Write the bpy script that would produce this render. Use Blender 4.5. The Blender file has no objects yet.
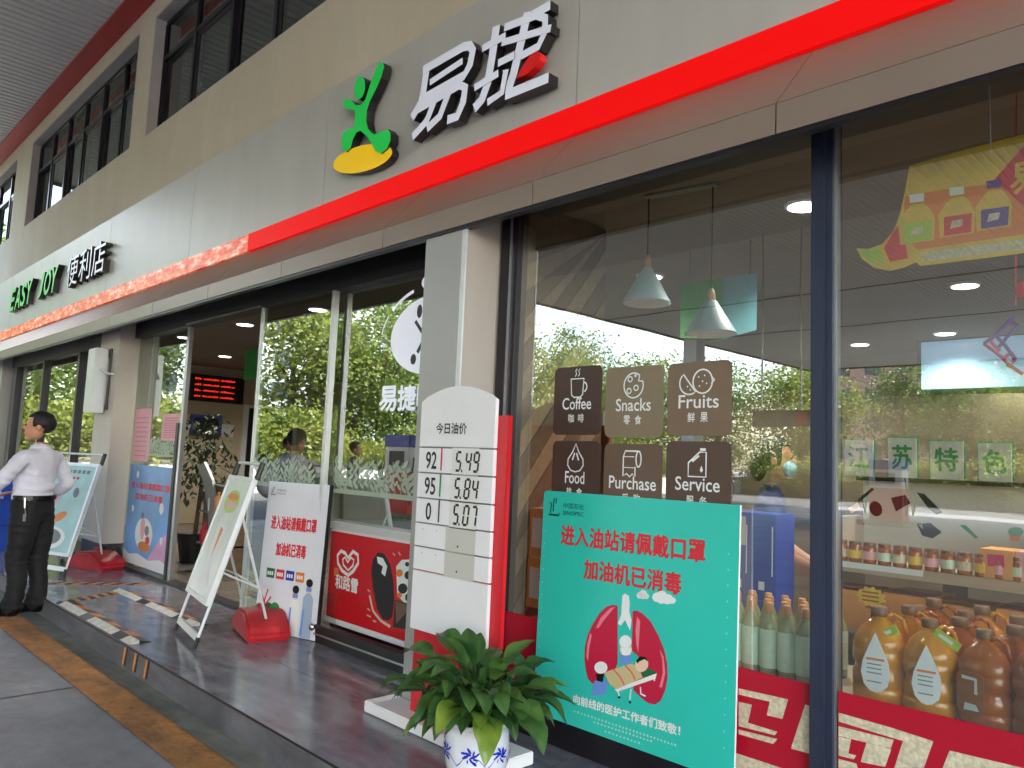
import bpy, bmesh, math, random
import numpy as np
from mathutils import Vector, Matrix, Quaternion, noise as mnoise
random.seed(7); rng = np.random.default_rng(7)
S = bpy.context.scene; COL = S.collection

# ------------------------------------------------------------------ camera
FPX = 775.0; PP = (512.0, 384.0); CAM = np.array([0.0, 0.0, 1.5])
def _d(p):
    v = np.array([(p[0]-PP[0])/FPX, (p[1]-PP[1])/FPX, 1.0]); return v/np.linalg.norm(v)
_l = _d((-247, 430)); _u = _d((840, -7370)); _u = _u-_l*np.dot(_u, _l); _u /= np.linalg.norm(_u)
RW = np.array([-_l, np.cross(_u, -_l), _u])         # world axes: X along the facade, Y into the shop, Z up
cd = bpy.data.cameras.new('camera'); cam = bpy.data.objects.new('camera', cd); COL.objects.link(cam); S.camera = cam
cd.sensor_width = 36; cd.lens = FPX/1024*36; cd.clip_start = 0.05; cd.clip_end = 3000
_r, _up, _b = RW@np.array([1, 0, 0]), RW@np.array([0, -1, 0]), RW@np.array([0, 0, -1])
cam.matrix_world = Matrix(((_r[0], _up[0], _b[0], CAM[0]), (_r[1], _up[1], _b[1], CAM[1]), (_r[2], _up[2], _b[2], CAM[2]), (0, 0, 0, 1)))
def ray(px, py): return RW@np.array([(px-PP[0])/FPX, (py-PP[1])/FPX, 1.0])
def oy(px, py, y): r = ray(px, py); return CAM+r*(y-CAM[1])/r[1]
def oz(px, py, z): r = ray(px, py); return CAM+r*(z-CAM[2])/r[2]
def ox(px, py, x): r = ray(px, py); return CAM+r*(x-CAM[0])/r[0]

# ------------------------------------------------------------------ light
W = bpy.data.worlds.new("World"); S.world = W; W.use_nodes = True
wn = W.node_tree.nodes; bgn = wn['Background']
sky = wn.new('ShaderNodeTexSky'); sky.sky_type = 'NISHITA'; sky.sun_disc = False
SUN_EL, SUN_AZ = math.radians(48), math.radians(140)
sky.sun_elevation = SUN_EL; sky.sun_rotation = SUN_AZ; sky.dust_density = 2.5; sky.air_density = 1.2
W.node_tree.links.new(sky.outputs[0], bgn.inputs[0]); bgn.inputs[1].default_value = 0.15
sd = bpy.data.lights.new('sun', 'SUN'); sd.energy = 3.6; sd.angle = math.radians(0.6); sd.color = (1, .95, .87)
so = bpy.data.objects.new('sun', sd); COL.objects.link(so)
sv = Vector((math.sin(SUN_AZ)*math.cos(SUN_EL), math.cos(SUN_AZ)*math.cos(SUN_EL), math.sin(SUN_EL)))
so.rotation_euler = sv.to_track_quat('Z', 'Y').to_euler(); so.location = (30, -34, 40)
S.view_settings.view_transform = 'Standard'; S.view_settings.look = 'None'; S.view_settings.gamma = 1
S.view_settings.exposure = 3.4; S.view_settings.use_curve_mapping = False
S.render.engine = 'CYCLES'; S.cycles.use_denoising = True; S.cycles.max_bounces = 10; S.cycles.diffuse_bounces = 5
S.cycles.transparent_max_bounces = 16; S.cycles.sample_clamp_indirect = 6; S.cycles.caustics_reflective = False; S.cycles.caustics_refractive = False

# ------------------------------------------------------------------ materials
MAT = {}
def srgb(r, g, b):
    return tuple(((c/255)/12.92 if c/255 <= .04045 else ((c/255+.055)/1.055)**2.4) for c in (r, g, b))
def mat(name, col, rough=.5, metal=0, var=0, scale=4, bump=0, bscale=60, spec=.5, emit=None, es=0, alpha=1, trans=0, stretch=None, coat=0):
    if name in MAT: return MAT[name]
    m = bpy.data.materials.new(name); m.use_nodes = True; nt = m.node_tree; b = nt.nodes['Principled BSDF']
    b.inputs['Base Color'].default_value = (*col, 1); b.inputs['Roughness'].default_value = rough; b.inputs['Metallic'].default_value = metal
    b.inputs['Specular IOR Level'].default_value = spec; b.inputs['Coat Weight'].default_value = coat
    if alpha < 1: b.inputs['Alpha'].default_value = alpha
    if trans: b.inputs['Transmission Weight'].default_value = trans
    if emit: b.inputs['Emission Color'].default_value = (*emit, 1); b.inputs['Emission Strength'].default_value = es
    tc = nt.nodes.new('ShaderNodeTexCoord'); src = tc.outputs['Object']
    if var or bump:
        gp = nt.nodes.new('ShaderNodeNewGeometry'); src = gp.outputs['Position']
    if stretch:
        mp = nt.nodes.new('ShaderNodeMapping'); mp.inputs['Scale'].default_value = stretch; nt.links.new(src, mp.inputs[0]); src = mp.outputs[0]
    if var:
        n = nt.nodes.new('ShaderNodeTexNoise'); n.inputs['Scale'].default_value = scale; n.inputs['Detail'].default_value = 7; n.inputs['Roughness'].default_value = .62
        nt.links.new(src, n.inputs['Vector'])
        cr = nt.nodes.new('ShaderNodeValToRGB'); nt.links.new(n.outputs['Fac'], cr.inputs[0])
        cr.color_ramp.elements[0].position = .3; cr.color_ramp.elements[1].position = .7
        cr.color_ramp.elements[0].color = (*[max(0, c*(1-var)) for c in col], 1); cr.color_ramp.elements[1].color = (*[min(1, c*(1+var)) for c in col], 1)
        nt.links.new(cr.outputs[0], b.inputs['Base Color'])
        mr = nt.nodes.new('ShaderNodeMapRange'); nt.links.new(n.outputs['Fac'], mr.inputs[0])
        mr.inputs[3].default_value = max(0.02, rough-.12*min(1, var*3)); mr.inputs[4].default_value = min(1, rough+.12*min(1, var*3)); nt.links.new(mr.outputs[0], b.inputs['Roughness'])
    if bump:
        n2 = nt.nodes.new('ShaderNodeTexNoise'); n2.inputs['Scale'].default_value = bscale; n2.inputs['Detail'].default_value = 4; nt.links.new(src, n2.inputs['Vector'])
        bp = nt.nodes.new('ShaderNodeBump'); bp.inputs['Strength'].default_value = bump; bp.inputs['Distance'].default_value = .01
        nt.links.new(n2.outputs['Fac'], bp.inputs['Height']); nt.links.new(bp.outputs[0], b.inputs['Normal'])
    MAT[name] = m; return m
def glass_mat(name, tint, ior):
    m = bpy.data.materials.new(name); m.use_nodes = True; nt = m.node_tree; nt.nodes.clear()
    out = nt.nodes.new('ShaderNodeOutputMaterial'); mx = nt.nodes.new('ShaderNodeMixShader')
    tr = nt.nodes.new('ShaderNodeBsdfTransparent'); tr.inputs[0].default_value = (*tint, 1)
    gl = nt.nodes.new('ShaderNodeBsdfGlossy'); gl.inputs['Roughness'].default_value = 0.0; gl.inputs[0].default_value = (.95, 1, .97, 1)
    fr = nt.nodes.new('ShaderNodeFresnel'); fr.inputs[0].default_value = ior
    ge = nt.nodes.new('ShaderNodeNewGeometry'); iv = nt.nodes.new('ShaderNodeMath'); iv.operation = 'SUBTRACT'; iv.inputs[0].default_value = 1; nt.links.new(ge.outputs['Backfacing'], iv.inputs[1])
    mu = nt.nodes.new('ShaderNodeMath'); mu.operation = 'MULTIPLY'; nt.links.new(fr.outputs[0], mu.inputs[0]); nt.links.new(iv.outputs[0], mu.inputs[1])
    # float-glass waviness
    nz = nt.nodes.new('ShaderNodeTexNoise'); nz.inputs['Scale'].default_value = 1.3; nz.inputs['Detail'].default_value = 2; nt.links.new(ge.outputs['Position'], nz.inputs['Vector'])
    bp = nt.nodes.new('ShaderNodeBump'); bp.inputs['Strength'].default_value = .012; bp.inputs['Distance'].default_value = .05; nt.links.new(nz.outputs['Fac'], bp.inputs['Height']); nt.links.new(bp.outputs[0], gl.inputs['Normal'])
    nt.links.new(mu.outputs[0], mx.inputs[0]); nt.links.new(tr.outputs[0], mx.inputs[1]); nt.links.new(gl.outputs[0], mx.inputs[2]); nt.links.new(mx.outputs[0], out.inputs[0])
    MAT[name] = m; return m
def emis(name, col, s): return mat(name, (0.02, .02, .02), .5, emit=col, es=s)
G = lambda v: (v, v, v)
M = lambda n: MAT[n]
glass_mat('shop_glass', (.92, .95, .93), 2.9); glass_mat('door_glass', (.78, .86, .82), 4.0); glass_mat('upper_glass', (.55, .60, .58), 2.4)
glass_mat('clear_plastic', (.9, .93, .9), 1.4)
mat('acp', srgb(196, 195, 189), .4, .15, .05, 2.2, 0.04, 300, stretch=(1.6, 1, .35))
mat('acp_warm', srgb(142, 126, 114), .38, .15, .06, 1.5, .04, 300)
mat('beige_wall', srgb(204, 195, 176), .85, 0, .05, 1.6, .12, 120, stretch=(1.5, 1, .4))
mat('reveal', srgb(165, 160, 155), .8, 0, .1, 3)
mat('dark_frame', srgb(38, 36, 42), .35, .4, .1, 5)
mat('mullion', srgb(60, 68, 90), .3, .4, .12, 3, stretch=(1, 1, .2))
mat('black', G(.012), .5, 0, .2, 6)
mat('alu', srgb(185, 188, 190), .3, .85, .06, 8)
mat('alu_white', srgb(215, 218, 220), .35, .2, .05, 8)
mat('chrome', srgb(225, 225, 225), .12, 1)
mat('pillar', srgb(188, 180, 170), .5, .05, .05, 2)
mat('pillar_grey', srgb(165, 165, 163), .42, .2, .05, 2)
mat('plinth', srgb(30, 30, 34), .25, 0, .2, 6)
mat('red_trim', srgb(158, 26, 30), .55, 0, .1, 3)
mat('white', srgb(232, 232, 235), .45, 0, .03, 3)
mat('white_board', srgb(226, 228, 236), .35, 0, .03, 2)
mat('red_gloss', srgb(205, 22, 36), .3, 0, .06, 4)
mat('road', srgb(140, 139, 146), .5, 0, .28, 1.6, .25, 70)
mat('gutter', srgb(120, 120, 116), .75, 0, .35, 4, .3, 60)
mat('granite', srgb(128, 128, 137), .15, 0, .3, 5, .015, 90, stretch=(1, 2.5, 1))
mat('granite_b', srgb(116, 114, 124), .17, 0, .32, 6, .015, 90, stretch=(2.5, 1, 1))
mat('kerb', srgb(104, 104, 110), .35, 0, .3, 5)
mat('kerb_edge', srgb(30, 30, 32), .4)
mat('green_board', srgb(46, 200, 184), .35, 0, .035, 2)
mat('ink_red', srgb(228, 60, 70), .5); mat('ink_red2', srgb(215, 45, 60), .5); mat('ink_white', srgb(235, 240, 240), .5); mat('ink_black', srgb(20, 20, 22), .5)
mat('ink_teal', srgb(10, 70, 72), .5); mat('ink_grey', srgb(110, 118, 120), .5)
mat('lung', srgb(196, 28, 66), .45); mat('lung_hi', srgb(235, 130, 150), .45); mat('skin_print', srgb(240, 205, 180), .5); mat('blanket', srgb(206, 190, 142), .5); mat('green_print', srgb(28, 105, 62), .5); mat('blue_print', srgb(110, 150, 225), .5)
mat('steel_sheet', srgb(150, 150, 150), .4, .4)
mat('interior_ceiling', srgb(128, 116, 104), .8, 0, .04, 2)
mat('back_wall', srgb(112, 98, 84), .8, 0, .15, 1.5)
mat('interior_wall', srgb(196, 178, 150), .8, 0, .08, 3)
mat('interior_floor', srgb(120, 112, 105), .25, 0, .15, 3)
mat('wood', srgb(150, 126, 98), .55, 0, .22, 3, stretch=(1, 6, 6))
mat('wood_dark', srgb(110, 90, 70), .55, 0, .22, 3, stretch=(1, 6, 6))
mat('carton', srgb(218, 154, 86), .75, 0, .12, 6)
mat('carton_dark', srgb(150, 92, 50), .75, 0, .12, 6)
mat('shelf_grey', srgb(176, 160, 142), .5, 0, .05, 4)
mat('blue_box', srgb(24, 56, 168), .4, 0, .1, 6); mat('blue_crate', srgb(18, 66, 170), .45, 0, .1, 6)
mat('panel_white', srgb(205, 204, 200), .5, 0, .04, 2)
mat('card_green', srgb(40, 140, 84), .5)
mat('cream', srgb(205, 198, 172), .6, 0, .3, 60)
mat('film_red', srgb(178, 14, 44), .4, 0, .05, 3)
mat('lamp_shade', srgb(150, 176, 186), .45, 0, .04, 3); mat('cord', srgb(18, 16, 16), .6); mat('lamp_wood', srgb(190, 150, 110), .5)
mat('green_sheet', srgb(70, 175, 88), .5, 0, .12, 8); mat('blue_sheet', srgb(115, 185, 200), .5, 0, .12, 8)
mat('pot', srgb(222, 226, 236), .15, 0, .02, 3, coat=.3); mat('pot_blue', srgb(32, 52, 170), .2, 0, .3, 30); mat('soil', srgb(38, 30, 24), .95, 0, .4, 40)
mat('tape_black', srgb(26, 24, 24), .6, 0, .25, 20); mat('tape_orange', srgb(205, 128, 48), .6, 0, .3, 14); mat('tape_white', srgb(196, 192, 186), .6, 0, .25, 16)
mat('line_orange', srgb(176, 118, 58), .75, 0, .35, 7, .2, 60)
mat('skin', srgb(196, 140, 110), .5, 0, .06, 20); mat('hair', srgb(14, 12, 12), .6, 0, .3, 60, .6, 120)
mat('shirt', srgb(214, 212, 226), .75, 0, .05, 10, .7, 11, stretch=(1, 1, .55)); mat('trouser', srgb(9, 9, 14), .8, 0, .2, 12, .8, 10, stretch=(1, 1, .5)); mat('leather', srgb(12, 11, 12), .25)
mat('navy', srgb(26, 36, 80), .7, 0, .15, 14); mat('mask_blue', srgb(130, 175, 200), .7); mat('lightblue', srgb(160, 180, 205), .7)
mat('red_plastic', srgb(190, 34, 42), .4, 0, .1, 6)
mat('bark', srgb(92, 76, 60), .9, 0, .3, 6)
mat('sign_face', srgb(222, 226, 240), .3, 0, .04, 5, emit=srgb(222, 226, 245), es=.02); mat('sign_side', srgb(32, 28, 30), .4)
mat('logo_green', srgb(20, 205, 80), .35, emit=srgb(20, 205, 80), es=.02); mat('logo_yellow', srgb(255, 208, 0), .35, emit=srgb(255, 208, 0), es=.02); mat('logo_red', srgb(240, 30, 30), .35)
mat('poster_blue', srgb(110, 160, 215), .4, 0, .25, 2.5); mat('poster_pink', srgb(214, 160, 200), .4, 0, .2, 5); mat('notice_pink', srgb(228, 172, 180), .6, 0, .06, 8)
mat('poster_pale', srgb(214, 222, 218), .3, 0, .1, 5); mat('poster_teal', srgb(160, 200, 200), .35, 0, .14, 4)
mat('yellow_print', srgb(226, 190, 70), .5, 0, .14, 9); mat('orange_print', srgb(224, 128, 50), .5, 0, .1, 9); mat('purple_print', srgb(88, 52, 140), .5); mat('lime_print', srgb(176, 206, 72), .5, 0, .1, 20)
mat('backlit_white', srgb(232, 234, 242), .5, emit=srgb(225, 230, 250), es=.035); mat('notice_ink', srgb(214, 130, 140), .6); mat('blind', srgb(138, 132, 122), .8, 0, .2, 2, stretch=(6, 1, .3))
mat('magenta', srgb(196, 40, 110), .5)
mat('screen_blue', srgb(150, 190, 225), .3, 0, .1, 5, emit=srgb(150, 190, 225), es=.05)
emis('lamp_glow', (1, .95, .86), 1.2); emis('led_red', (1, .03, .02), .12); emis('led_violet', (.12, .08, .9), .006)
def red_strip():
    m = mat('red_light', (.42, .004, .004), .5, spec=.1, emit=(1, .004, .004), es=.06); return m
red_strip()
def led_mottle():
    m = mat('led_banner', (.5, .1, .05), .4); nt = m.node_tree; b = nt.nodes['Principled BSDF']
    gp = nt.nodes.new('ShaderNodeNewGeometry'); mp = nt.nodes.new('ShaderNodeMapping'); mp.inputs['Scale'].default_value = (.35, 1, 1); nt.links.new(gp.outputs['Position'], mp.inputs[0])
    n = nt.nodes.new('ShaderNodeTexNoise'); n.inputs['Scale'].default_value = 16; n.inputs['Detail'].default_value = 5; n.inputs['Roughness'].default_value = .7; nt.links.new(mp.outputs[0], n.inputs['Vector'])
    cr = nt.nodes.new('ShaderNodeValToRGB'); e = cr.color_ramp.elements
    e[0].position = .36; e[0].color = (*srgb(196, 40, 34), 1); e[1].position = .62; e[1].color = (*srgb(250, 205, 190), 1); x = cr.color_ramp.elements.new(.47); x.color = (*srgb(232, 96, 40), 1); x = cr.color_ramp.elements.new(.54); x.color = (*srgb(238, 140, 96), 1)
    nt.links.new(n.outputs['Fac'], cr.inputs[0]); nt.links.new(cr.outputs[0], b.inputs['Base Color']); nt.links.new(cr.outputs[0], b.inputs['Emission Color']); b.inputs['Emission Strength'].default_value = .05
led_mottle()
def frost():
    m = bpy.data.materials.new('frost_leaf'); m.use_nodes = True; nt = m.node_tree; b = nt.nodes['Principled BSDF']; b.inputs['Base Color'].default_value = (*srgb(188, 205, 186), 1); b.inputs['Roughness'].default_value = .7; b.inputs['Alpha'].default_value = .72
    MAT['frost_leaf'] = m
frost()
mat('asphalt', G(.05), .8, 0, .2, 2)
def leaf_mat(name, c1, c2, tl=.35, rough=.5, scale=1.2):
    m = bpy.data.materials.new(name); m.use_nodes = True; nt = m.node_tree; b = nt.nodes['Principled BSDF']; out = nt.nodes['Material Output']
    gp = nt.nodes.new('ShaderNodeNewGeometry'); n = nt.nodes.new('ShaderNodeTexNoise'); n.inputs['Scale'].default_value = scale; n.inputs['Detail'].default_value = 4; nt.links.new(gp.outputs['Position'], n.inputs['Vector'])
    cr = nt.nodes.new('ShaderNodeValToRGB'); cr.color_ramp.elements[0].position = .35; cr.color_ramp.elements[1].position = .65; cr.color_ramp.elements[0].color = (*c1, 1); cr.color_ramp.elements[1].color = (*c2, 1)
    nt.links.new(n.outputs['Fac'], cr.inputs[0]); nt.links.new(cr.outputs[0], b.inputs['Base Color']); b.inputs['Roughness'].default_value = rough
    t = nt.nodes.new('ShaderNodeBsdfTranslucent'); nt.links.new(cr.outputs[0], t.inputs[0]); mx = nt.nodes.new('ShaderNodeMixShader'); mx.inputs[0].default_value = tl
    nt.links.new(b.outputs[0], mx.inputs[1]); nt.links.new(t.outputs[0], mx.inputs[2]); nt.links.new(mx.outputs[0], out.inputs[0]); MAT[name] = m
leaf_mat('foliage_a', (.08, .135, .025), (.17, .23, .045), .55); leaf_mat('foliage_b', (.12, .16, .025), (.24, .27, .055), .55); leaf_mat('foliage_c', (.06, .105, .02), (.13, .18, .04), .5)
def leaf_vary(name, tint, amt):      # each leaf object its own tone
    nt = MAT[name].node_tree; b = nt.nodes['Principled BSDF']; src = b.inputs['Base Color'].links[0].from_socket; oi = nt.nodes.new('ShaderNodeObjectInfo'); cr = nt.nodes.new('ShaderNodeValToRGB'); e = cr.color_ramp.elements
    e[0].position = 0; e[0].color = (.62, .72, .8, 1); e[1].position = 1; e[1].color = (*tint, 1); x = e.new(.8); x.color = (1.05, 1.0, .9, 1); nt.links.new(oi.outputs['Random'], cr.inputs[0])
    mx = nt.nodes.new('ShaderNodeMix'); mx.data_type = 'RGBA'; mx.blend_type = 'MULTIPLY'; mx.inputs[0].default_value = amt; nt.links.new(src, mx.inputs[6]); nt.links.new(cr.outputs[0], mx.inputs[7]); nt.links.new(mx.outputs[2], b.inputs['Base Color'])
leaf_mat('leaf_pot', (.035, .11, .03), (.12, .25, .06), .25, .32, 9); leaf_vary('leaf_pot', (2.0, 1.35, .7), 1); leaf_mat('leaf_dark', (.015, .03, .012), (.035, .06, .02), .2)
def oil(name, col):
    m = mat(name, col, .1, 0, .2, 14, coat=.5, trans=.25 if name != 'oil_pale' else .3); m.node_tree.nodes['Principled BSDF'].inputs['IOR'].default_value = 1.33; return m
oil('oil_amber', srgb(236, 160, 44)); oil('oil_brown', srgb(190, 104, 38)); oil('oil_pale', srgb(186, 190, 140))
mat('label_pale', srgb(206, 228, 208), .5, 0, .05, 8); mat('cap_orange', srgb(206, 142, 84), .45); mat('cap_brown', srgb(120, 84, 56), .45)
mat('label_blue', srgb(226, 234, 242), .45, 0, .04, 20)

# ------------------------------------------------------------------ mesh helpers
def grime(name, sc, stretch, lo, hi, p0=.38, p1=.66):     # a second, larger layer of dirt multiplied over a material's colour
    nt = MAT[name].node_tree; b = nt.nodes['Principled BSDF']; src = b.inputs['Base Color'].links[0].from_socket
    gp = nt.nodes.new('ShaderNodeNewGeometry'); mp = nt.nodes.new('ShaderNodeMapping'); mp.inputs['Scale'].default_value = stretch; nt.links.new(gp.outputs['Position'], mp.inputs[0])
    n = nt.nodes.new('ShaderNodeTexNoise'); n.inputs['Scale'].default_value = sc; n.inputs['Detail'].default_value = 9; n.inputs['Roughness'].default_value = .68; n.inputs['Distortion'].default_value = .6; nt.links.new(mp.outputs[0], n.inputs['Vector'])
    cr = nt.nodes.new('ShaderNodeValToRGB'); e = cr.color_ramp.elements; e[0].position = p0; e[1].position = p1; e[0].color = (*lo, 1); e[1].color = (*hi, 1); nt.links.new(n.outputs['Fac'], cr.inputs[0])
    mx = nt.nodes.new('ShaderNodeMix'); mx.data_type = 'RGBA'; mx.blend_type = 'MULTIPLY'; mx.inputs[0].default_value = 1; nt.links.new(src, mx.inputs[6]); nt.links.new(cr.outputs[0], mx.inputs[7]); nt.links.new(mx.outputs[2], b.inputs['Base Color'])
grime('road', .55, (.4, 1.3, 1), (.62, .62, .64), (1.05, 1.04, 1.02)); grime('road', 7, (1, 1, 1), (.8, .8, .8), (1.05, 1.05, 1.05))
grime('granite', .8, (.6, 2.2, 1), (.72, .71, .74), (1.08, 1.08, 1.08)); grime('granite_b', .8, (.6, 2.2, 1), (.72, .71, .74), (1.08, 1.08, 1.08))
grime('gutter', 2.2, (.35, 1.5, 1), (.55, .56, .5), (1.1, 1.08, 1.0)); grime('kerb', 2.5, (.7, 1, 2.5), (.6, .6, .6), (1.1, 1.1, 1.1))
grime('line_orange', 3.5, (.5, 1.6, 1), (.5, .52, .6), (1.1, 1.06, 1.0)); grime('line_orange', 22, (1, 1, 1), (.62, .66, .74), (1, 1, 1), .36, .46)
grime('acp', .5, (1, 1, .5), (.93, .93, .94), (1.02, 1.02, 1.02)); grime('beige_wall', .7, (1, 1, .6), (.93, .92, .9), (1.02, 1.02, 1.02))
grime('red_plastic', 5, (1, 1, 1), (.7, .7, .72), (1.06, 1.06, 1.06)); grime('mullion', 2, (1, 1, .3), (.8, .8, .82), (1.1, 1.1, 1.1)); grime('pillar', 1.2, (1, 1, .4), (.92, .91, .9), (1.02, 1.02, 1.02))

class MB:
    def __init__(s): s.v = []; s.f = []; s.m = []
    def add(s, vs, fs, m=0):
        o = len(s.v); s.v += [tuple(map(float, v)) for v in vs]
        for f in fs: s.f.append([i+o for i in f]); s.m.append(m)
        return s
    def box(s, x0, x1, y0, y1, z0, z1, m=0, b=0):
        x0, x1 = sorted((x0, x1)); y0, y1 = sorted((y0, y1)); z0, z1 = sorted((z0, z1))
        return s.hexa([(x0, y0, z0), (x1, y0, z0), (x1, y1, z0), (x0, y1, z0)], [(x0, y0, z1), (x1, y0, z1), (x1, y1, z1), (x0, y1, z1)], m)
    def hexa(s, a, b, m=0):
        n = len(a)
        return s.add(list(a)+list(b), [list(range(n-1, -1, -1)), list(range(n, 2*n))]+[[i, (i+1) % n, n+(i+1) % n, n+i] for i in range(n)], m)
    def prism(s, pts, d, m=0, ms=None):      # pts: planar 3D outline, d: extrusion vector to the back; front keeps m, sides take ms
        n = len(pts); p = [Vector(q) for q in pts]; q = [a+Vector(d) for a in p]
        nrm = Vector((0, 0, 0))
        for i in range(n): nrm += p[i].cross(p[(i+1) % n])
        fl = nrm.dot(Vector(d)) > 0
        idx = list(range(n)); fr = idx[::-1] if fl else idx
        o = len(s.v); s.v += [tuple(a) for a in p]+[tuple(a) for a in q]
        s.f.append([o+i for i in fr]); s.m.append(m)
        s.f.append([o+n+i for i in fr[::-1]]); s.m.append(m if ms is None else ms)
        for i in range(n):
            a, b = fr[i], fr[(i+1) % n]
            s.f.append([o+b, o+a, o+n+a, o+n+b]); s.m.append(m if ms is None else ms)
        return s
    def tube(s, p0, p1, r0, r1=None, n=10, m=0, cap=True):
        r1 = r0 if r1 is None else r1; p0, p1 = Vector(p0), Vector(p1); d = (p1-p0).normalized()
        a = d.orthogonal().normalized(); b = d.cross(a); A = []; B = []
        for i in range(n):
            t = 2*math.pi*i/n; u = a*math.cos(t)+b*math.sin(t); A.append(p0+u*r0); B.append(p1+u*r1)
        fs = [[i, (i+1) % n, n+(i+1) % n, n+i] for i in range(n)]
        if cap: fs += [list(range(n-1, -1, -1)), list(range(n, 2*n))]
        return s.add(A+B, fs, m)
    def path(s, pts, r, n=8, m=0):
        for i in range(len(pts)-1): s.tube(pts[i], pts[i+1], r if not hasattr(r, '__len__') else r[i], r if not hasattr(r, '__len__') else r[i+1], n, m)
        return s
    def lathe(s, prof, c=(0, 0, 0), n=20, m=0, sx=1, sy=1):
        vs = []; c = Vector(c)
        for r, z in prof:
            for i in range(n):
                t = 2*math.pi*i/n; vs.append(c+Vector((r*sx*math.cos(t), r*sy*math.sin(t), z)))
        fs = []
        for k in range(len(prof)-1):
            for i in range(n): fs.append([k*n+i, k*n+(i+1) % n, (k+1)*n+(i+1) % n, (k+1)*n+i])
        fs += [list(range(n-1, -1, -1)), [(len(prof)-1)*n+i for i in range(n)]]
        return s.add(vs, fs, m)
    def ell(s, c, r, m=0, n=16, k=10):
        c = Vector(c); vs = []; fs = []
        for j in range(k+1):
            a = math.pi*j/k
            for i in range(n): t = 2*math.pi*i/n; vs.append(c+Vector((r[0]*math.sin(a)*math.cos(t), r[1]*math.sin(a)*math.sin(t), -r[2]*math.cos(a))))
        for j in range(k):
            for i in range(n): fs.append([j*n+i, j*n+(i+1) % n, (j+1)*n+(i+1) % n, (j+1)*n+i])
        return s.add(vs, fs, m)
    def build(s, name, mats, parent=None, smooth=False, bev=0):
        me = bpy.data.meshes.new(name); me.from_pydata(s.v, [], s.f)
        if isinstance(mats, str): mats = [mats]
        for q in mats: me.materials.append(MAT[q])
        me.polygons.foreach_set('material_index', s.m)
        if smooth: me.polygons.foreach_set('use_smooth', [True]*len(s.f))
        me.validate(); me.update()
        if bev or smooth == 'auto':
            bm = bmesh.new(); bm.from_mesh(me); bmesh.ops.remove_doubles(bm, verts=bm.verts, dist=1e-5)
            if bev: bmesh.ops.bevel(bm, geom=[e for e in bm.edges if len(e.link_faces) == 2 and e.calc_face_angle(0) > .6], offset=bev, segments=2, affect='EDGES', clamp_overlap=True)
            bm.to_mesh(me); bm.free()
        o = bpy.data.objects.new(name, me); COL.objects.link(o)
        if parent: o.parent = parent
        return o
def tag(o, label=None, cat=None, group=None, kind=None):
    if label: o['label'] = label
    if cat: o['category'] = cat
    if group: o['group'] = group
    if kind: o['kind'] = kind
    return o
def thing(name, label, cat, loc=(0, 0, 0), rz=0, group=None):
    o = bpy.data.objects.new(name, None); COL.objects.link(o); o.location = loc; o.rotation_euler.z = rz; o.empty_display_size = .1
    return tag(o, label, cat, group)
def world(name, label, cat, group=None):    # an Empty at the origin whose parts are given in place
    return thing(name, label, cat, (0, 0, 0), 0, group)
def box(name, m, dims, parent=None, bev=0): return MB().box(*dims).build(name, m, parent, bev=bev)
def copy_tree(o, parent=None):
    c = o.copy(); COL.objects.link(c); c.parent = parent
    for ch in list(o.children): copy_tree(ch, c)
    return c
class Frame:      # a flat sheet in space: u right, v up (metres), n toward the viewer
    def __init__(s, O, U, V): s.O = Vector(O); s.U = Vector(U).normalized(); s.V = Vector(V).normalized(); s.N = s.U.cross(s.V).normalized()
    def p(s, u, v, h=0): return s.O+s.U*u+s.V*v+s.N*h
def fac(y, x0, z0): return Frame((x0, y, z0), (1, 0, 0), (0, 0, 1))   # sheet parallel to the facade; N = -Y
_tc = {}
def text_raw(txt, shear=0, extr=0, off=0):
    k = (txt, shear, extr, off)
    if k in _tc: return _tc[k]
    c = bpy.data.curves.new('lettering', 'FONT'); c.body = txt; c.size = 1; c.shear = shear; c.extrude = extr; c.offset = off; c.resolution_u = 3
    o = bpy.data.objects.new('lettering', c); COL.objects.link(o)
    me = bpy.data.meshes.new_from_object(o.evaluated_get(bpy.context.evaluated_depsgraph_get()))
    v = np.array([q.co[:] for q in me.vertices]); f = [list(p.vertices) for p in me.polygons]
    bpy.data.objects.remove(o); bpy.data.curves.remove(c); bpy.data.meshes.remove(me)
    v[:, :2] -= v[:, :2].min(0); _tc[k] = (v, f); return v, f
def text(mb, fr, txt, u, v, w=None, h=None, m=0, lift=.002, bold=0, shear=0):
    a, f = text_raw(txt, shear); W_, H_ = a[:, 0].max(), a[:, 1].max()
    sx = w/W_ if w else h/H_; sy = h/H_ if h else sx
    offs = [(0, 0)] if not bold else [(-bold, 0), (bold, 0), (0, bold), (0, -bold)]
    for k, (dx, dy) in enumerate(offs):
        mb.add([fr.p(u+q[0]*sx+dx, v+q[1]*sy+dy, lift+k*.00012) for q in a], f, m)
    return mb
def poly(mb, fr, pts, m=0, lift=.001): return mb.add([fr.p(a, b, lift) for a, b in pts], [list(range(len(pts)))], m)
def ellp(cx, cy, rx, ry, n=28, rot=0, a0=0, a1=2*math.pi):
    c, s_ = math.cos(rot), math.sin(rot); o = []
    N = n if a1-a0 >= 2*math.pi-1e-6 else n+1
    for i in range(N):
        t = a0+(a1-a0)*i/n; x, y = rx*math.cos(t), ry*math.sin(t); o.append((cx+x*c-y*s_, cy+x*s_+y*c))
    return o
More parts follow.
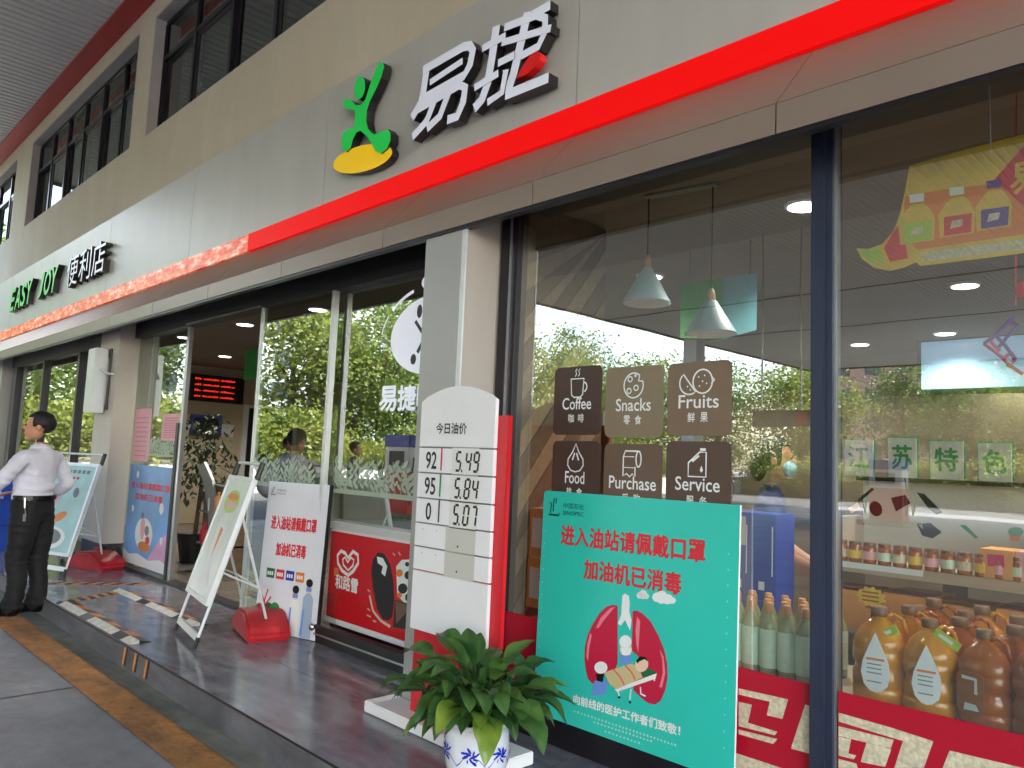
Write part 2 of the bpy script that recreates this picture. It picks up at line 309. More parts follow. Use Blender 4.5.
def ribbon(mb, fr, pts, w, m=0, lift=.002, closed=False):
    P = [Vector((a, b, 0)) for a, b in pts]; n = len(P); Ls = []; Rs = []
    for i in range(n):
        a = P[i-1] if (i > 0 or closed) else P[i]; b = P[(i+1) % n] if (i < n-1 or closed) else P[i]
        d = (b-a); d = d.normalized() if d.length > 1e-9 else Vector((1, 0, 0)); nn = Vector((-d.y, d.x, 0))
        Ls.append(P[i]+nn*w/2); Rs.append(P[i]-nn*w/2)
    vs = [fr.p(q.x, q.y, lift) for q in Ls+Rs]; fs = [[i, n+i, n+(i+1) % n, (i+1) % n][::1] for i in range(n if closed else n-1)]
    return mb.add(vs, fs, m)
def rrect(x0, x1, y0, y1, r, n=5):
    o = []
    for cx, cy, a in ((x1-r, y1-r, 0), (x0+r, y1-r, 90), (x0+r, y0+r, 180), (x1-r, y0+r, 270)):
        for i in range(n+1): t = math.radians(a+90*i/n); o.append((cx+r*math.cos(t), cy+r*math.sin(t)))
    return o

# ------------------------------------------------------------------ ground
ZP = .17; YC = 1.94                           # platform height, platform front edge
ground = MB().add([(-700, -700, 0), (700, -700, 0), (700, 700, 0), (-700, 700, 0)], [[0, 1, 2, 3]]).build('road', 'road'); tag(ground, kind='structure')
MB().add([(-30, 1.58, .004), (16, 1.58, .004), (16, 1.79, .004), (-30, 1.82, .004)], [[0, 1, 2, 3]]).build('painted_line', 'line_orange', ground)
for x in (-10.4, -7.9, -5.4, -2.9, -.4): MB().add([(x, -30, .003), (x+.014, -30, .003), (x+.014, 1.80, .003), (x, 1.80, .003)], [[0, 1, 2, 3]]).build('expansion_joint', 'kerb_edge', ground)
for y in (-1.2, -4.2): MB().add([(-17, y, .002), (14, y, .002), (14, y+.014, .002), (-17, y+.014, .002)], [[0, 1, 2, 3]]).build('expansion_joint', 'kerb_edge', ground)
st_ = MB().add([(-400, -400, .006), (-16.2, -400, .006), (-16.2, 1.2, .006), (-400, 1.2, .006)], [[0, 1, 2, 3]]).add([(-16.19, -400, .006), (400, -400, .006), (400, -32.0, .006), (-16.19, -32.0, .006)], [[0, 1, 2, 3]]).build('street', 'asphalt'); tag(st_, kind='structure')  # asphalt added and carried under the canopy edge to dull mirrored glare
MB().add([(-30, 1.80, .008), (16, 1.80, .008), (16, YC, .008), (-30, YC, .008)], [[0, 1, 2, 3]]).build('gutter', 'gutter', ground)
plat = box('platform', 'kerb', (-30, 16, YC+.012, 3.3, -.2, ZP-.02)); tag(plat, kind='structure')
xs = np.arange(-12.0, 1.7, .8)
for j, (ya, yb) in enumerate(((YC-.008, 2.53), (2.533, 3.2))):
    for i, x in enumerate(xs):
        MB().box(x+.001, x+.799, ya, yb, ZP-.018, ZP+random.uniform(-.0006, .0006)).build('paving_slab', random.choice(['granite', 'granite_b', 'granite']), plat)
for i, x in enumerate(xs):
    MB().box(x+.001, x+.799, YC, YC+.011, 0, ZP-.019).build('kerb_slab', 'kerb', plat)
MB().box(-12.0, 2.4, YC-.012, YC-.0085, ZP-.012, ZP+.0005).build('edge_strip', 'kerb_edge', plat)
box('platform_end', 'kerb', (-30, -12.0, YC, 3.2, ZP-.018, ZP), plat); box('platform_end', 'granite', (2.4, 16, YC, 3.2, ZP-.018, ZP), plat)

# anti-slip ridges on the step and warning tape
def ridge(x0, x1, y0, y1, label):
    t = world('anti_slip_ridge', label, 'step edge', 'white and orange step ridges'); n = 9; w = (x1-x0)/n
    for i in range(n):
        a, b = x0+i*w, x0+(i+1)*w-.004
        for (q0, q1, mm, zz) in ((y0, y0+(y1-y0)*.45, 'tape_white', .020), (y0+(y1-y0)*.45, y1, 'tape_orange' if i % 2 else 'kerb_edge', .020)):
            if mm == 'tape_white': sec = [(q0, ZP+.001), (q1, ZP+.022), (q1, ZP+.001)]
            else: sec = [(q0, ZP+.001), (q0, ZP+.022), (q1, ZP+.003), (q1, ZP+.001)]
            MB().hexa([(a, y, z) for y, z in sec], [(b, y, z) for y, z in sec]).build('segment', mm if mm != 'tape_white' or (i+1) % 4 else 'kerb_edge', t)
ridge(-7.28, -5.58, 1.945, 2.09, 'white and orange ridge along the front edge of the step')
ridge(-7.72, -5.90, 2.50, 2.63, 'white and orange ridge on the platform before the doorway')
def tape(p0, p1, w, label, n=9):
    t = world('warning_tape', label, 'tape', 'black and orange warning tapes'); p0, p1 = Vector(p0), Vector(p1); d = (p1-p0); L = d.length; d.normalize(); nn = Vector((-d.y, d.x, 0))*w/2; st = L/n
    for i in range(n):
        for k, mm in ((0, 'tape_black'), (.5, 'tape_orange')):
            a = p0+d*(i+k)*st; b = p0+d*(i+k+.497)*st; sk = d*st*.22
            MB().prism([a-nn-sk, b-nn-sk, b+nn+sk, a+nn+sk], (0, 0, .0025)).build('stripe', mm, t)
tape((-8.55, 1.96, ZP+.001), (-7.95, 2.88, ZP+.001), .11, 'far black and orange warning tape beside the red sign base', 8)
tape((-7.32, 1.96, ZP+.001), (-7.62, 2.50, ZP+.001), .10, 'near black and orange warning tape joining the two ridges', 6)
hz = world('hazard_stripes', 'three orange hazard stripes on the vertical face of the step', 'tape')
for x in (-5.62, -5.42, -5.22):
    MB().prism([(x-.05, YC-.0005, .03), (x-.02, YC-.0005, .03), (x+.01, YC-.0005, .15), (x-.02, YC-.0005, .15)], (0, -.002, 0)).build('stripe', 'tape_orange', hz)
    MB().prism([(x-.015, YC-.0005, .03), (x+.012, YC-.0005, .03), (x+.042, YC-.0005, .15), (x+.015, YC-.0005, .15)], (0, -.002, 0)).build('stripe', 'tape_black', hz)

# ------------------------------------------------------------------ shop building
B = world('shop_building', 'grey panelled petrol station shop with glass front and beige upper storey', 'building')
YB, ZB0, ZB1 = 2.60, 2.75, 2.87             # bulkhead: front, bottom, fold
YF, ZF0, ZR, ZF1 = 2.895, 3.20, 3.36, 4.28  # fascia: front, bottom, top of the red light, top
YW, YG, YD = 2.95, 2.90, 3.08               # upper wall, window glass, door glass
FS = [.03-2.51*k for k in range(1, 9)]
seams = [2.63]+[-2.59-2.52*k+2.52 for k in range(0, 8)]
seams = [2.45, -.07, -2.59, -5.11, -7.63, -10.15, -12.67, -15.19, -17.7, -20.2]
for a, b in zip(seams[:-1], seams[1:]):
    box('fascia_panel', 'acp', (b+.004, a-.004, YF, YF+.04, ZR+.002, ZF1), B)
box('fascia_back', 'black', (-20.2, 2.45, YF+.045, YW-.002, ZF0-.02, ZF1-.004), B)
hs = sorted(set(seams+[(a+b)/2 for a, b in zip(seams[:-1], seams[1:])]), reverse=True)
for a, b in zip(hs[:-1], hs[1:]):
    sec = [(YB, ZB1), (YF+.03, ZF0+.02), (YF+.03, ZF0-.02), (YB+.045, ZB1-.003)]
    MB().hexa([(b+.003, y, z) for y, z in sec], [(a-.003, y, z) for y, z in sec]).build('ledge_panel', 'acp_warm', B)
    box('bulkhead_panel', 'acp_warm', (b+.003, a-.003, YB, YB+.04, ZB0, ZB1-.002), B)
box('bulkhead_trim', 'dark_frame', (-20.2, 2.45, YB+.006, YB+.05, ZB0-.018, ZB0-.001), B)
# soffit behind the bulkhead
box('soffit', 'black', (-20.2, 2.45, 2.73, 3.2, 2.93, 2.97), B)
lit = [(2.45, -.07), (-.07, -2.59), (-2.59, -5.11), (-5.11, -6.30)]
for a, b in lit: box('light_strip', 'red_light', (b+.002, a-.002, YF-.014, YF+.02, ZF0+.005, ZR-.003), B)
for a, b in ((-6.30, -7.63), (-7.63, -10.15), (-10.15, -12.67), (-12.67, -15.19), (-15.19, -20.2)): box('light_strip', 'led_banner', (b+.002, a-.002, YF-.014, YF+.02, ZF0+.005, ZR-.003), B)
# upper wall with three window openings
wins = [(-22.0, -16.2), (-15.12, -9.95), (-9.42, -3.6), (-3.0, 2.6)]; ZW0, ZW1 = 5.13, 6.62
box('wall', 'beige_wall', (-30, 12, YW, YW+.3, 3.1, ZW0), B); box('wall', 'beige_wall', (-30, 12, YW, YW+.3, ZW1+.001, 9.0), B)
xs_ = [-30]+[q for w in wins for q in w]+[12]
for a, b in zip(xs_[0::2], xs_[1::2]): box('wall', 'beige_wall', (a, b, YW, YW+.3, ZW0+.0005, ZW1), B)
for a, b in wins:
    w = MB().box(a, b, YW+.135, YW+.17, ZW0, ZW0+.05).box(a, b, YW+.135, YW+.17, ZW1-.06, ZW1)
    wt = w.build('window', 'dark_frame', B)
    box('reveal', 'reveal', (a+.0005, a+.02, YW+.004, YW+.13, ZW0+.002, ZW1-.002), wt); box('reveal', 'reveal', (a+.021, b-.002, YW+.004, YW+.13, ZW1-.02, ZW1-.002), wt)
    for q in range(6): box('blind', 'blind', (a+.02+q*(b-a-.04)/6, a+.02+(q+.93-.25*(q%3==1))*(b-a-.04)/6, YW+.235, YW+.245, ZW0+.02, ZW1-.03), wt)
    n = 6; st = (b-a)/n
    for i in range(n+1):
        x = a+i*st; box('mullion', 'dark_frame', (max(a, x-.03)+.0006*i, min(b, x+.03)-.0005, YW+.12, YW+.174, ZW0+.051, ZW1-.061), wt)
    box('transom', 'dark_frame', (a+.031, b-.031, YW+.128, YW+.166, ZW1-.52, ZW1-.46), wt)
    for i in range(n):
        x = a+i*st
        box('pane', 'upper_glass', (x+.031, x+st-.031, YW+.15, YW+.156, ZW1-.459, ZW1-.062), wt)
        o = (.0 if i % 2 else .03)
        box('pane', 'upper_glass', (x+.031, x+st-.031, YW+.146+o, YW+.152+o, ZW0+.051, ZW1-.521), wt)
        box('sash', 'dark_frame', (x+.031, x+.10, YW+.139+o, YW+.145+o, ZW0+.052, ZW1-.522), wt)
        if i % 2: box('sash', 'dark_frame', (x+.10, x+st-.031, YW+.139+o, YW+.145+o, ZW1-.58, ZW1-.522), wt)
# upper room shell and roof so that nothing shines through
box('room_back', 'interior_wall', (-30, 12, 12, 12.2, -.1, 9), B); box('roof', 'black', (-30, 12, YW+.3, 12, 9.0, 9.2), B)
box('floor_slab', 'interior_ceiling', (-30, 12, YW+.31, 12, 3.9, 4.0), B); box('side_wall', 'interior_wall', (-30.2, -30, YW, 12, -.1, 9), B); box('side_wall', 'interior_wall', (12, 12.2, YW, 12, -.1, 9), B)
# pillars
def pillar(x0, x1, y0, y1, m1, m2, z1=2.93):
    z1 = min(z1, 2.86 if y0 < 2.7 else z1); p = box('pillar', m1, (x0, x1, y0, y1, ZP+.24, z1), B, bev=.004); box('plinth', 'plinth', (x0-.006, x1+.006, y0-.006, y1, ZP, ZP+.2395), p); return p
p2 = pillar(-3.40, -3.10, 2.634, 3.0, 'pillar', 'pillar')
box('corner_trim', 'alu_white', (-3.13, -3.098, 2.622, 2.6338, ZP+.01, 2.855), p2); box('cladding', 'pillar_grey', (-3.44, -3.1315, 2.618, 2.6335, ZP+.01, 2.857), p2)
p1 = pillar(-10.0, -9.34, 2.86, 3.09, 'pillar', 'pillar'); pillar(-16.2, -15.0, 2.84, 3.1, 'pillar_grey', 'pillar')
# right-hand shop windows
zt = 2.925
box('frame_base', 'dark_frame', (-3.08, 2.4, 2.855, 2.97, ZP, .315), B, bev=.004); box('frame_head', 'dark_frame', (-3.08, 2.4, 2.87, 2.96, 2.88, zt), B)
def mull(x0, x1, ya=2.86, yb=2.975, m='mullion'):
    o = box('mullion', m, (x0, x1, ya, yb, .316, 2.879), B, bev=.003); return o
m1_ = mull(-3.078, -3.015, m='dark_frame'); box('mullion_lip', 'alu', (-3.0148, -3.006, 2.868, 2.90, .316, 2.879), m1_); box('mullion_lip', 'dark_frame', (-3.0055, -2.965, 2.88, 2.96, .316, 2.879), m1_)
m2_ = mull(-1.315, -1.262); box('mullion_lip', 'mullion', (-1.2618, -1.236, 2.876, 2.965, .316, 2.879), m2_); box('mullion_lip', 'alu', (-1.2358, -1.228, 2.89, 2.93, .316, 2.879), m2_)
mull(.58, .66)
for a, b in ((-2.962, -1.317), (-1.226, .578), (.662, 2.38)): box('window_pane', 'shop_glass', (a, b, YG, YG+.010, .318, 2.877), B)
# entrance: header, door glass
box('door_header', 'black', (-9.34, -3.44, 3.02, 3.16, 2.73, 2.929), B, bev=.004)
box('header_trim', 'alu', (-7.85, -6.25, 3.012, 3.019, 2.735, 2.75), B)
def leaf(x0, x1, y, frame=None, nm='door_pane'):
    p = box(nm, 'door_glass', (x0, x1, y, y+.01, ZP+.03, 2.729), B)
    return p
pL = leaf(-9.33, -7.93, YD); pS = leaf(-6.20, -5.10, YD-.05); pF = box('door_pane', 'door_glass', (-5.16, -3.45, YD+.02, YD+.03, 1.035, 2.729), B); box('pane_rail', 'alu', (-5.05, -3.45, YD+.012, YD+.04, 1.021, 1.034), B)
for x0, x1, y, m in ((-7.93, -7.87, YD-.02, 'alu'), (-8.97, -8.93, YD+.013, 'alu'), (-6.24, -6.20, YD-.06, 'alu_white'), (-5.10, -5.06, YD-.06, 'alu_white')):
    box('door_stile', m, (x0, x1, y, y+.045, ZP+.005, 2.728), B, bev=.003)
box('stile_edge', 'black', (-7.99, -7.932, YD-.03, YD-.002, ZP+.005, 1.75), B)
box('threshold', 'dark_frame', (-9.33, -3.45, 3.03, 3.14, ZP-.01, ZP+.028), B)
box('base_rail', 'black', (-5.06, -3.45, 3.00, 3.06, ZP, ZP+.12), B); box('base_rail_lip', 'alu', (-5.06, -3.45, 2.995, 2.9995, ZP+.05, ZP+.062), B)
MB().ell((-5.02, 2.985, ZP+.1), (.03, .02, .03)).build('floor_spring', 'chrome', B, True)
# left-hand windows
box('frame_head', 'black', (-15.0, -10.0, 2.98, 3.08, 2.70, 2.929), B); box('frame_base', 'dark_frame', (-15.0, -10.0, 2.98, 3.08, ZP, .32), B)
for x, w_ in ((-14.75, .12), (-13.0, .035), (-11.26, .04), (-10.04, .03)): box('mullion', 'dark_frame', (x-w_, x+w_, 2.97, 3.07, .321, 2.699), B)
for a, b in ((-14.62, -13.04), (-12.96, -11.31), (-11.21, -10.08)): box('window_pane', 'door_glass', (a, b, 3.02, 3.03, .322, 2.698), B)
box('wall', 'pillar_grey', (-30, -16.2, 2.9, 3.1, ZP, 2.929), B); box('wall', 'interior_wall', (2.4, 12, 2.9, 3.1, ZP, 2.929), B)
# interior shell
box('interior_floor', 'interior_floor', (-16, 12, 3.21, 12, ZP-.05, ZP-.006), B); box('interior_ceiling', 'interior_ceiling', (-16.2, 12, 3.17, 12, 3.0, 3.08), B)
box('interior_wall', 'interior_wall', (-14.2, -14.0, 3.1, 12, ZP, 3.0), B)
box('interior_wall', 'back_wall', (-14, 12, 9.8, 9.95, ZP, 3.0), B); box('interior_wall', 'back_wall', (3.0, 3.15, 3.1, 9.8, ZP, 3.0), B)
# diagonal boarding beside the first window
pw = box('partition', 'wood_dark', (-3.12, -3.06, 3.01, 3.75, ZP, 2.99), B)
Fp = Frame((-3.06, 3.02, ZP), (0, 1, 0), (0, 0, 1))
for k in range(22):
    s0 = -.6+k*.16; a = []
    c = [(0, s0), (.72, s0+.9), (.72, s0+.9+.152), (0, s0+.152)]
    c = [(u, min(max(v, .0), 2.8)) for u, v in c]
    if max(v for _, v in c)-min(v for _, v in c) < .2: continue
    MB().prism([Fp.p(u, v, .002+.012) for u, v in c], Fp.N*-.011).build('board', 'wood_dark' if k % 2 else 'wood', pw)

# ------------------------------------------------------------------ forecourt canopy
C = world('forecourt_canopy', 'broad white ribbed petrol station canopy with red edge beam over the forecourt', 'canopy')
ZC = 6.88
def ribs(x0, x1, y0, y1, m, z=ZC, st=.15):
    mb = MB(); n = int((x1-x0)/st); vs = []; fs = []
    prof = []
    for i in range(n+1):
        x = x0+i*st; prof += [(x, z), (x+st*.62, z), (x+st*.70, z+.03), (x+st*.92, z+.03)]
    for x, zz in prof: vs += [(x, y0, zz), (x, y1, zz)]
    for i in range(len(prof)-1): fs.append([2*i, 2*i+1, 2*i+3, 2*i+2])
    return mb.add(vs, fs)
mat('canopy_shaded', srgb(192, 194, 192), .6, 0, .05, 1.5); mat('canopy_skylit', srgb(226, 224, 216), .5, 0, .04, 1)  # far sheet painted lighter to stand in for the open-sky light there
CX0, CX1, CYN, CYF = -17.9, 12.0, -10.3, -33.0
o = ribs(CX0, CX1, CYN, 2.94, 'canopy_shaded').build('ceiling_sheet', 'canopy_shaded', C); o = ribs(CX0, CX1, CYF, CYN-.002, 'canopy_skylit').build('ceiling_sheet', 'canopy_skylit', C)
box('canopy_roof', 'steel_sheet', (CX0, CX1, CYF, 2.94, ZC+.05, ZC+.6), C)
for y in (-16.4, -22.0): box('ceiling_joint', 'dark_frame', (CX0, CX1, y-.05, y+.05, ZC-.02, ZC-.001), C)
box('edge_beam', 'wood_dark', (CX0-.1, CX0-.002, CYF, 2.94, ZC-.06, ZC+.7), C); box('edge_beam', 'wood_dark', (CX0-.1, CX1, CYF-.1, CYF-.001, ZC-.06, ZC+.7), C)
box('wall_trim', 'red_trim', (CX0, CX1, 2.70, 2.945, ZC-.035, ZC-.003), C)
for x in (-16.5, .5):
    for y in (-8.0, -20):
        q = box('column', 'white', (x-.3, x+.3, y-.3, y+.3, 0, ZC), C); box('column_band', 'red_gloss', (x-.31, x+.31, y-.31, y+.31, .2, 1.9), q)

# ------------------------------------------------------------------ raised sign letters on the fascia
YL = 2.815          # front of the raised letters
def z2(pts, ox_, oy_, sc, y): return [Vector(oy(ox_+a/sc, oy_+b/sc, y)) for a, b in pts]
def stroke3(mb, pts3, w, depth, k):
    n = len(pts3); L_, R_ = [], []
    for i in range(n):
        a, b = pts3[max(0, i-1)], pts3[min(n-1, i+1)]; d = (b-a); d = Vector((d.x, 0, d.z)).normalized(); nn = Vector((-d.z, 0, d.x))*w/2
        p = pts3[i]+Vector((0, -.0015*k, 0)); L_.append(p+nn); R_.append(p-nn)
    return mb.prism(L_+R_[::-1], (0, depth+.0015*k, 0), 0, 1)
YI = [([(366, 222), (353, 310), (344, 350), (314, 402)], 0.064), ([(352, 240), (490, 160), (512, 156), (522, 172), (512, 222), (492, 258), (352, 336)], 0.058), ([(376, 282), (488, 208)], 0.042),
      ([(338, 372), (478, 290), (497, 300), (490, 350), (470, 398), (436, 410)], 0.058), ([(392, 348), (366, 415), (318, 468)], 0.056), ([(442, 318), (412, 398), (368, 440)], 0.056)]
JIE = [([(602, 88), (588, 190), (572, 285), (552, 340), (526, 370)], 0.064), ([(554, 166), (634, 122)], 0.045), ([(528, 300), (610, 250)], 0.045),
       ([(716, 58), (788, 18)], 0.053), ([(712, 42), (690, 140), (664, 250), (640, 322)], 0.064), ([(632, 96), (742, 54), (772, 64), (770, 112), (748, 160), (690, 192)], 0.047),
       ([(624, 148), (792, 98)], 0.042), ([(612, 218), (668, 190)], 0.045), ([(640, 240), (626, 318), (576, 352)], 0.045), ([(638, 328), (786, 268)], 0.056)]
SG = world('shop_sign', 'two big white raised Chinese characters with dark sides on the grey fascia', 'sign')
mb = MB()
for k, (s, w_) in enumerate(YI): stroke3(mb, z2(s, 320, 0, 3.413, YL), w_, .06, k)
mb.build('letter', ['sign_face', 'sign_side'], SG)
mb = MB()
for k, (s, w_) in enumerate(JIE): stroke3(mb, z2(s, 320, 0, 3.413, YL), w_, .06, k)
jo = mb.build('letter', ['sign_face', 'sign_side'], SG)
MB().prism([p+Vector((0, -.02, 0)) for p in z2([(678, 274), (694, 240), (712, 212), (732, 188), (752, 180), (762, 190), (758, 208), (742, 232), (714, 258)], 320, 0, 3.413, YL)], (0, .05, 0), 0, 0).build('red_drop', 'logo_red', jo)
LG = world('logo_emblem', 'green leaping figure emblem on a yellow oval left of the white characters', 'emblem')
fig = [(600, 235), (612, 214), (624, 214), (629, 226), (618, 265), (600, 305), (580, 345), (570, 375), (567, 410), (573, 440), (592, 458), (618, 452), (640, 440), (650, 455), (650, 480), (638, 508), (618, 524), (598, 515), (586, 490), (568, 465), (548, 446), (534, 452), (522, 475), (514, 505), (500, 518), (486, 510), (482, 480), (488, 452), (505, 440), (524, 436), (530, 400), (528, 376), (508, 374), (490, 364), (488, 346), (500, 336), (516, 342), (530, 358), (548, 358), (564, 340), (580, 290)]
MB().prism(z2(fig, 200, 0, 3.413, YL), (0, .065, 0), 0, 1).build('figure', ['logo_green', 'sign_side'], LG)
MB().prism(z2(ellp(545, 300, 18, 40, 24, .12), 200, 0, 3.413, YL), (0, .065, 0), 0, 1).build('figure_head', ['logo_green', 'sign_side'], LG)
MB().prism(z2(ellp(555, 541, 104, 44, 36, -.27), 200, 0, 3.413, YL+.012), (0, .055, 0), 0, 1).build('oval', ['logo_yellow', 'sign_side'], LG)
def raised(txt, x0, x1, z0, z1, y, depth, m, parent, nm='letter', shear=0, bold=.0):
    a, f = text_raw(txt, shear, .5, bold); W_, H_ = a[:, 0].max(), a[:, 1].max()
    mb = MB(); vs = [(x0+q[0]/W_*(x1-x0), y+depth*(.5-q[2]), z0+q[1]/H_*(z1-z0)) for q in a]
    mb.add(vs, f, 0); n = len(f)
    for i, ff in enumerate(f):
        p = [Vector(vs[j]) for j in ff]; 
        if max(q.y for q in p)-min(q.y for q in p) > 1e-4 or p[0].y > y+depth*.5: mb.m[i] = 1
    return mb.build(nm, [m, 'sign_side'], parent)
EJ = world('name_sign', 'green raised EASY JOY lettering at the far end of the fascia', 'sign')
a = oy(9, 309, YL); b = oy(57, 291, YL); zt_ = oy(33, 274, YL)[2]
cw = (b[0]-a[0])/8.0; x = a[0]; z0_ = (a[2]+b[2])/2-.02
for i, ch in enumerate('EASY JOY'):
    if ch != ' ': raised(ch, x+.03*cw, x+cw*.97, z0_, zt_-.07, YL, .1, 'logo_green', EJ, shear=.16, bold=.02)
    x += cw*(1 if ch != ' ' else .9)
CS = world('shop_type_sign', 'three small white raised Chinese characters with black sides beside the green lettering', 'sign')
a = oy(65, 288, YL); b = oy(104, 271, YL); z1_ = oy(84, 250, YL)[2]; z0_ = oy(84, 280, YL)[2]; cw = (b[0]-a[0])/3
for i, ch in enumerate('便利店'): raised(ch, a[0]+i*cw+.03, a[0]+(i+1)*cw-.03, z0_, z1_, YL, .11, 'sign_face', CS)
WB = world('wall_cabinet', 'tall narrow white box with bracket mounted on the left pillar', 'cabinet')
box('case', 'alu_white', (-9.88, -9.60, 2.70, 2.84, 1.86, 2.60), WB, bev=.008); MB().path([(-9.598, 2.77, 2.36), (-9.45, 2.80, 2.30), (-9.42, 2.859, 2.30)], .014).build('bracket', 'alu_white', WB); MB().path([(-9.55, 2.85, 2.6), (-9.55, 2.85, 1.9)], .012).build('cable', 'black', WB); box('mounting_plate', 'alu', (-9.85, -9.63, 2.841, 2.859, 1.95, 2.5), WB)

# ------------------------------------------------------------------ price totem
PT = world('price_totem', 'white fuel price board on red stand with five price rows', 'price sign')
YS = 2.50; tx0, tx1 = -3.235, -2.665
MB().prism([(tx0+.005, YS+.012, ZP+.06), (-2.598, YS+.012, ZP+.06), (-2.598, YS+.012, 1.715), (tx0+.005, YS+.012, 1.715)], (0, .03, 0)).build('body', 'red_gloss', PT, bev=.004)
arch = [(tx0, 1.79)]+[(tx0+(tx1-tx0)*t, 1.79+.075*math.sin(math.pi*(t*.92+.04))-.0) for t in [i/14 for i in range(1, 14)]]+[(tx1, 1.79)]
def slab(name, pts, y, d, m, par, bev=.002): return MB().prism([(a, y, b) for a, b in pts], (0, d, 0)).build(name, m, par, bev=bev)
rows = [1.375, 1.175, .975, .775, .63]
zz = [1.375, 1.218, 1.061, .912, .763, .63]
zz = [oy(455, q, YS)[2] for q in (448, 474.5, 501, 527, 552, 577)]
slab('header_panel', [(tx0, zz[0]+.004), (tx1, zz[0]+.004)]+[(a, b) for a, b in arch[::-1]], YS-.012, .022, 'white', PT)
grp = []
for i in range(5):
    grp.append(slab('price_row', [(tx0, zz[i+1]+.004), (tx1, zz[i+1]+.004), (tx1, zz[i]-.004), (tx0, zz[i]-.004)], YS-.012, .022, 'white', PT))
    slab('row_gap', [(tx0+.01, zz[i]-.0035), (tx1-.01, zz[i]-.0035), (tx1-.01, zz[i]+.0035), (tx0+.01, zz[i]+.0035)], YS-.004, .012, 'ink_grey', PT, 0)
slab('lower_panel', [(tx0, .64), (tx1, .64), (tx1, zz[5]-.004), (tx0, zz[5]-.004)], YS-.012, .022, 'white', PT)
Fs = fac(YS-.012, tx0, 0)
text(MB(), Fs, '今日油价', .135, 1.625, w=.235, m=0, bold=.0012).build('lettering', 'ink_black', PT)
SEG = {'0': 'abcdef', '1': 'bc', '2': 'abged', '3': 'abgcd', '4': 'fgbc', '5': 'afgcd', '6': 'afgedc', '7': 'abc', '8': 'abcdefg', '9': 'abcdfg'}
def digit(mb, fr, ch, u, v, w, h, m=0):
    t = .0125; q = {'a': (0, h, w, h), 'g': (0, h/2, w, h/2), 'd': (0, 0, w, 0), 'f': (0, h/2, 0, h), 'b': (w, h/2, w, h), 'e': (0, 0, 0, h/2), 'c': (w, 0, w, h/2)}
    for k in SEG[ch]:
        x0, y0, x1, y1 = q[k]; g = .003; L = math.hypot(x1-x0, y1-y0); dx, dy = (x1-x0)/L*g, (y1-y0)/L*g; sh = .12
        ribbon(mb, fr, [(u+x0+dx+sh*(y0+dy), v+y0+dy), (u+x1-dx+sh*(y1-dy), v+y1-dy)], t, m, .0022)
mat('bar_grey', srgb(70, 75, 85), .5); mat('lcd', srgb(196, 196, 188), .3); mat('lcd_clear', srgb(222, 222, 220), .3)
for i, (g, c, p) in enumerate((('92', 'ink_red2', '549'), ('95', 'card_green', '584'), ('0', 'bar_grey', '507'))):
    z = (zz[i]+zz[i+1])/2
    text(MB(), Fs, g, .065 if len(g) > 1 else .085, z-.043, h=.085, w=.085 if len(g) > 1 else .042, bold=.0018).build('lettering', 'ink_black', grp[i])
    poly(MB(), Fs, [(.183, z-.05), (.195, z-.05), (.195, z+.062), (.183, z+.062)], 0, .002).build('bar', c, grp[i])
    poly(MB(), Fs, [(.27, z-.068), (.47, z-.068), (.47, z+.066), (.27, z+.066)], 0, .0012).build('display', 'lcd_clear', grp[i])
    mb = MB(); 
    for k, ch in enumerate(p): digit(mb, Fs, ch, .30+k*.057+(.016 if k else 0), z-.045, .033, .09)
    poly(mb, Fs, [(.343, z-.052), (.353, z-.052), (.353, z-.04), (.343, z-.04)], 0, .0022); mb.build('digits', 'ink_black', grp[i])['kind'] = 'stuff'
for i in (3, 4):
    z = (zz[i]+zz[i+1])/2; poly(MB(), Fs, [(.25, z-.062), (.47, z-.062), (.47, z+.06), (.25, z+.06)], 0, .0012).build('display', 'lcd', grp[i])
    mb = MB(); poly(mb, Fs, ellp(.345, z-.03, .006, .006, 8), 0, .0022); poly(mb, Fs, ellp(.07, z+.03, .003, .003, 8), 0, .0022); poly(mb, Fs, ellp(.18, z+.03, .003, .003, 8), 0, .0022); mb.build('screws', 'ink_black', grp[i])
box('base_plate', 'white', (-3.50, -2.45, 2.42, 2.61, ZP+.004, ZP+.06), PT, bev=.005); box('foot', 'black', (-3.47, -2.5, 2.45, 2.6, ZP, ZP+.004), PT)

# ------------------------------------------------------------------ green mask notice board leaning on the window
gx0, gx1, gz0, gz1 = -2.67, -1.595, .305, 1.365
GB = world('green_notice_board', 'turquoise notice board with red lungs drawing leaning on the shop window', 'notice board')
gf = Frame((gx0, 2.825, gz0), (1, 0, 0), (0, .022, 1)); GW, GH = gx1-gx0, gz1-gz0
MB().prism([gf.p(u, v, 0) for u, v in [(0, 0), (GW, 0), (GW, GH)]+[(.02-.02*math.sin(t), GH-.02+.02*math.cos(t)) for t in [i*math.pi/8 for i in range(5)]]], gf.N*-.012, 0, 1).build('board', ['green_board', 'white'], GB)
def g2(px, py):       # photo point to board coordinates
    r = Vector(ray(px, py)); c = Vector(CAM); t = (gf.O-c).dot(gf.N)/r.dot(gf.N); q = c+r*t-gf.O; return (q.dot(gf.U), q.dot(gf.V))
def GP(mbs, pts, m, lift=.001): return poly(mbs, gf, [g2(*p) for p in pts], m, lift)
z5 = lambda pts: [(540+a/4.267, 600+b/4.267) for a, b in pts]
GI = ['lung', 'lung_hi', 'ink_white', 'skin_print', 'blanket', 'green_print', 'blue_print', 'ink_teal', 'ink_black', 'ink_red']
lm = MB(); GP(lm, z5([(332, 24), (312, 20), (285, 28), (255, 55), (225, 105), (204, 150), (192, 200), (190, 255), (196, 300), (205, 335), (225, 358), (245, 340), (280, 310), (320, 300), (332, 270)]), 0)
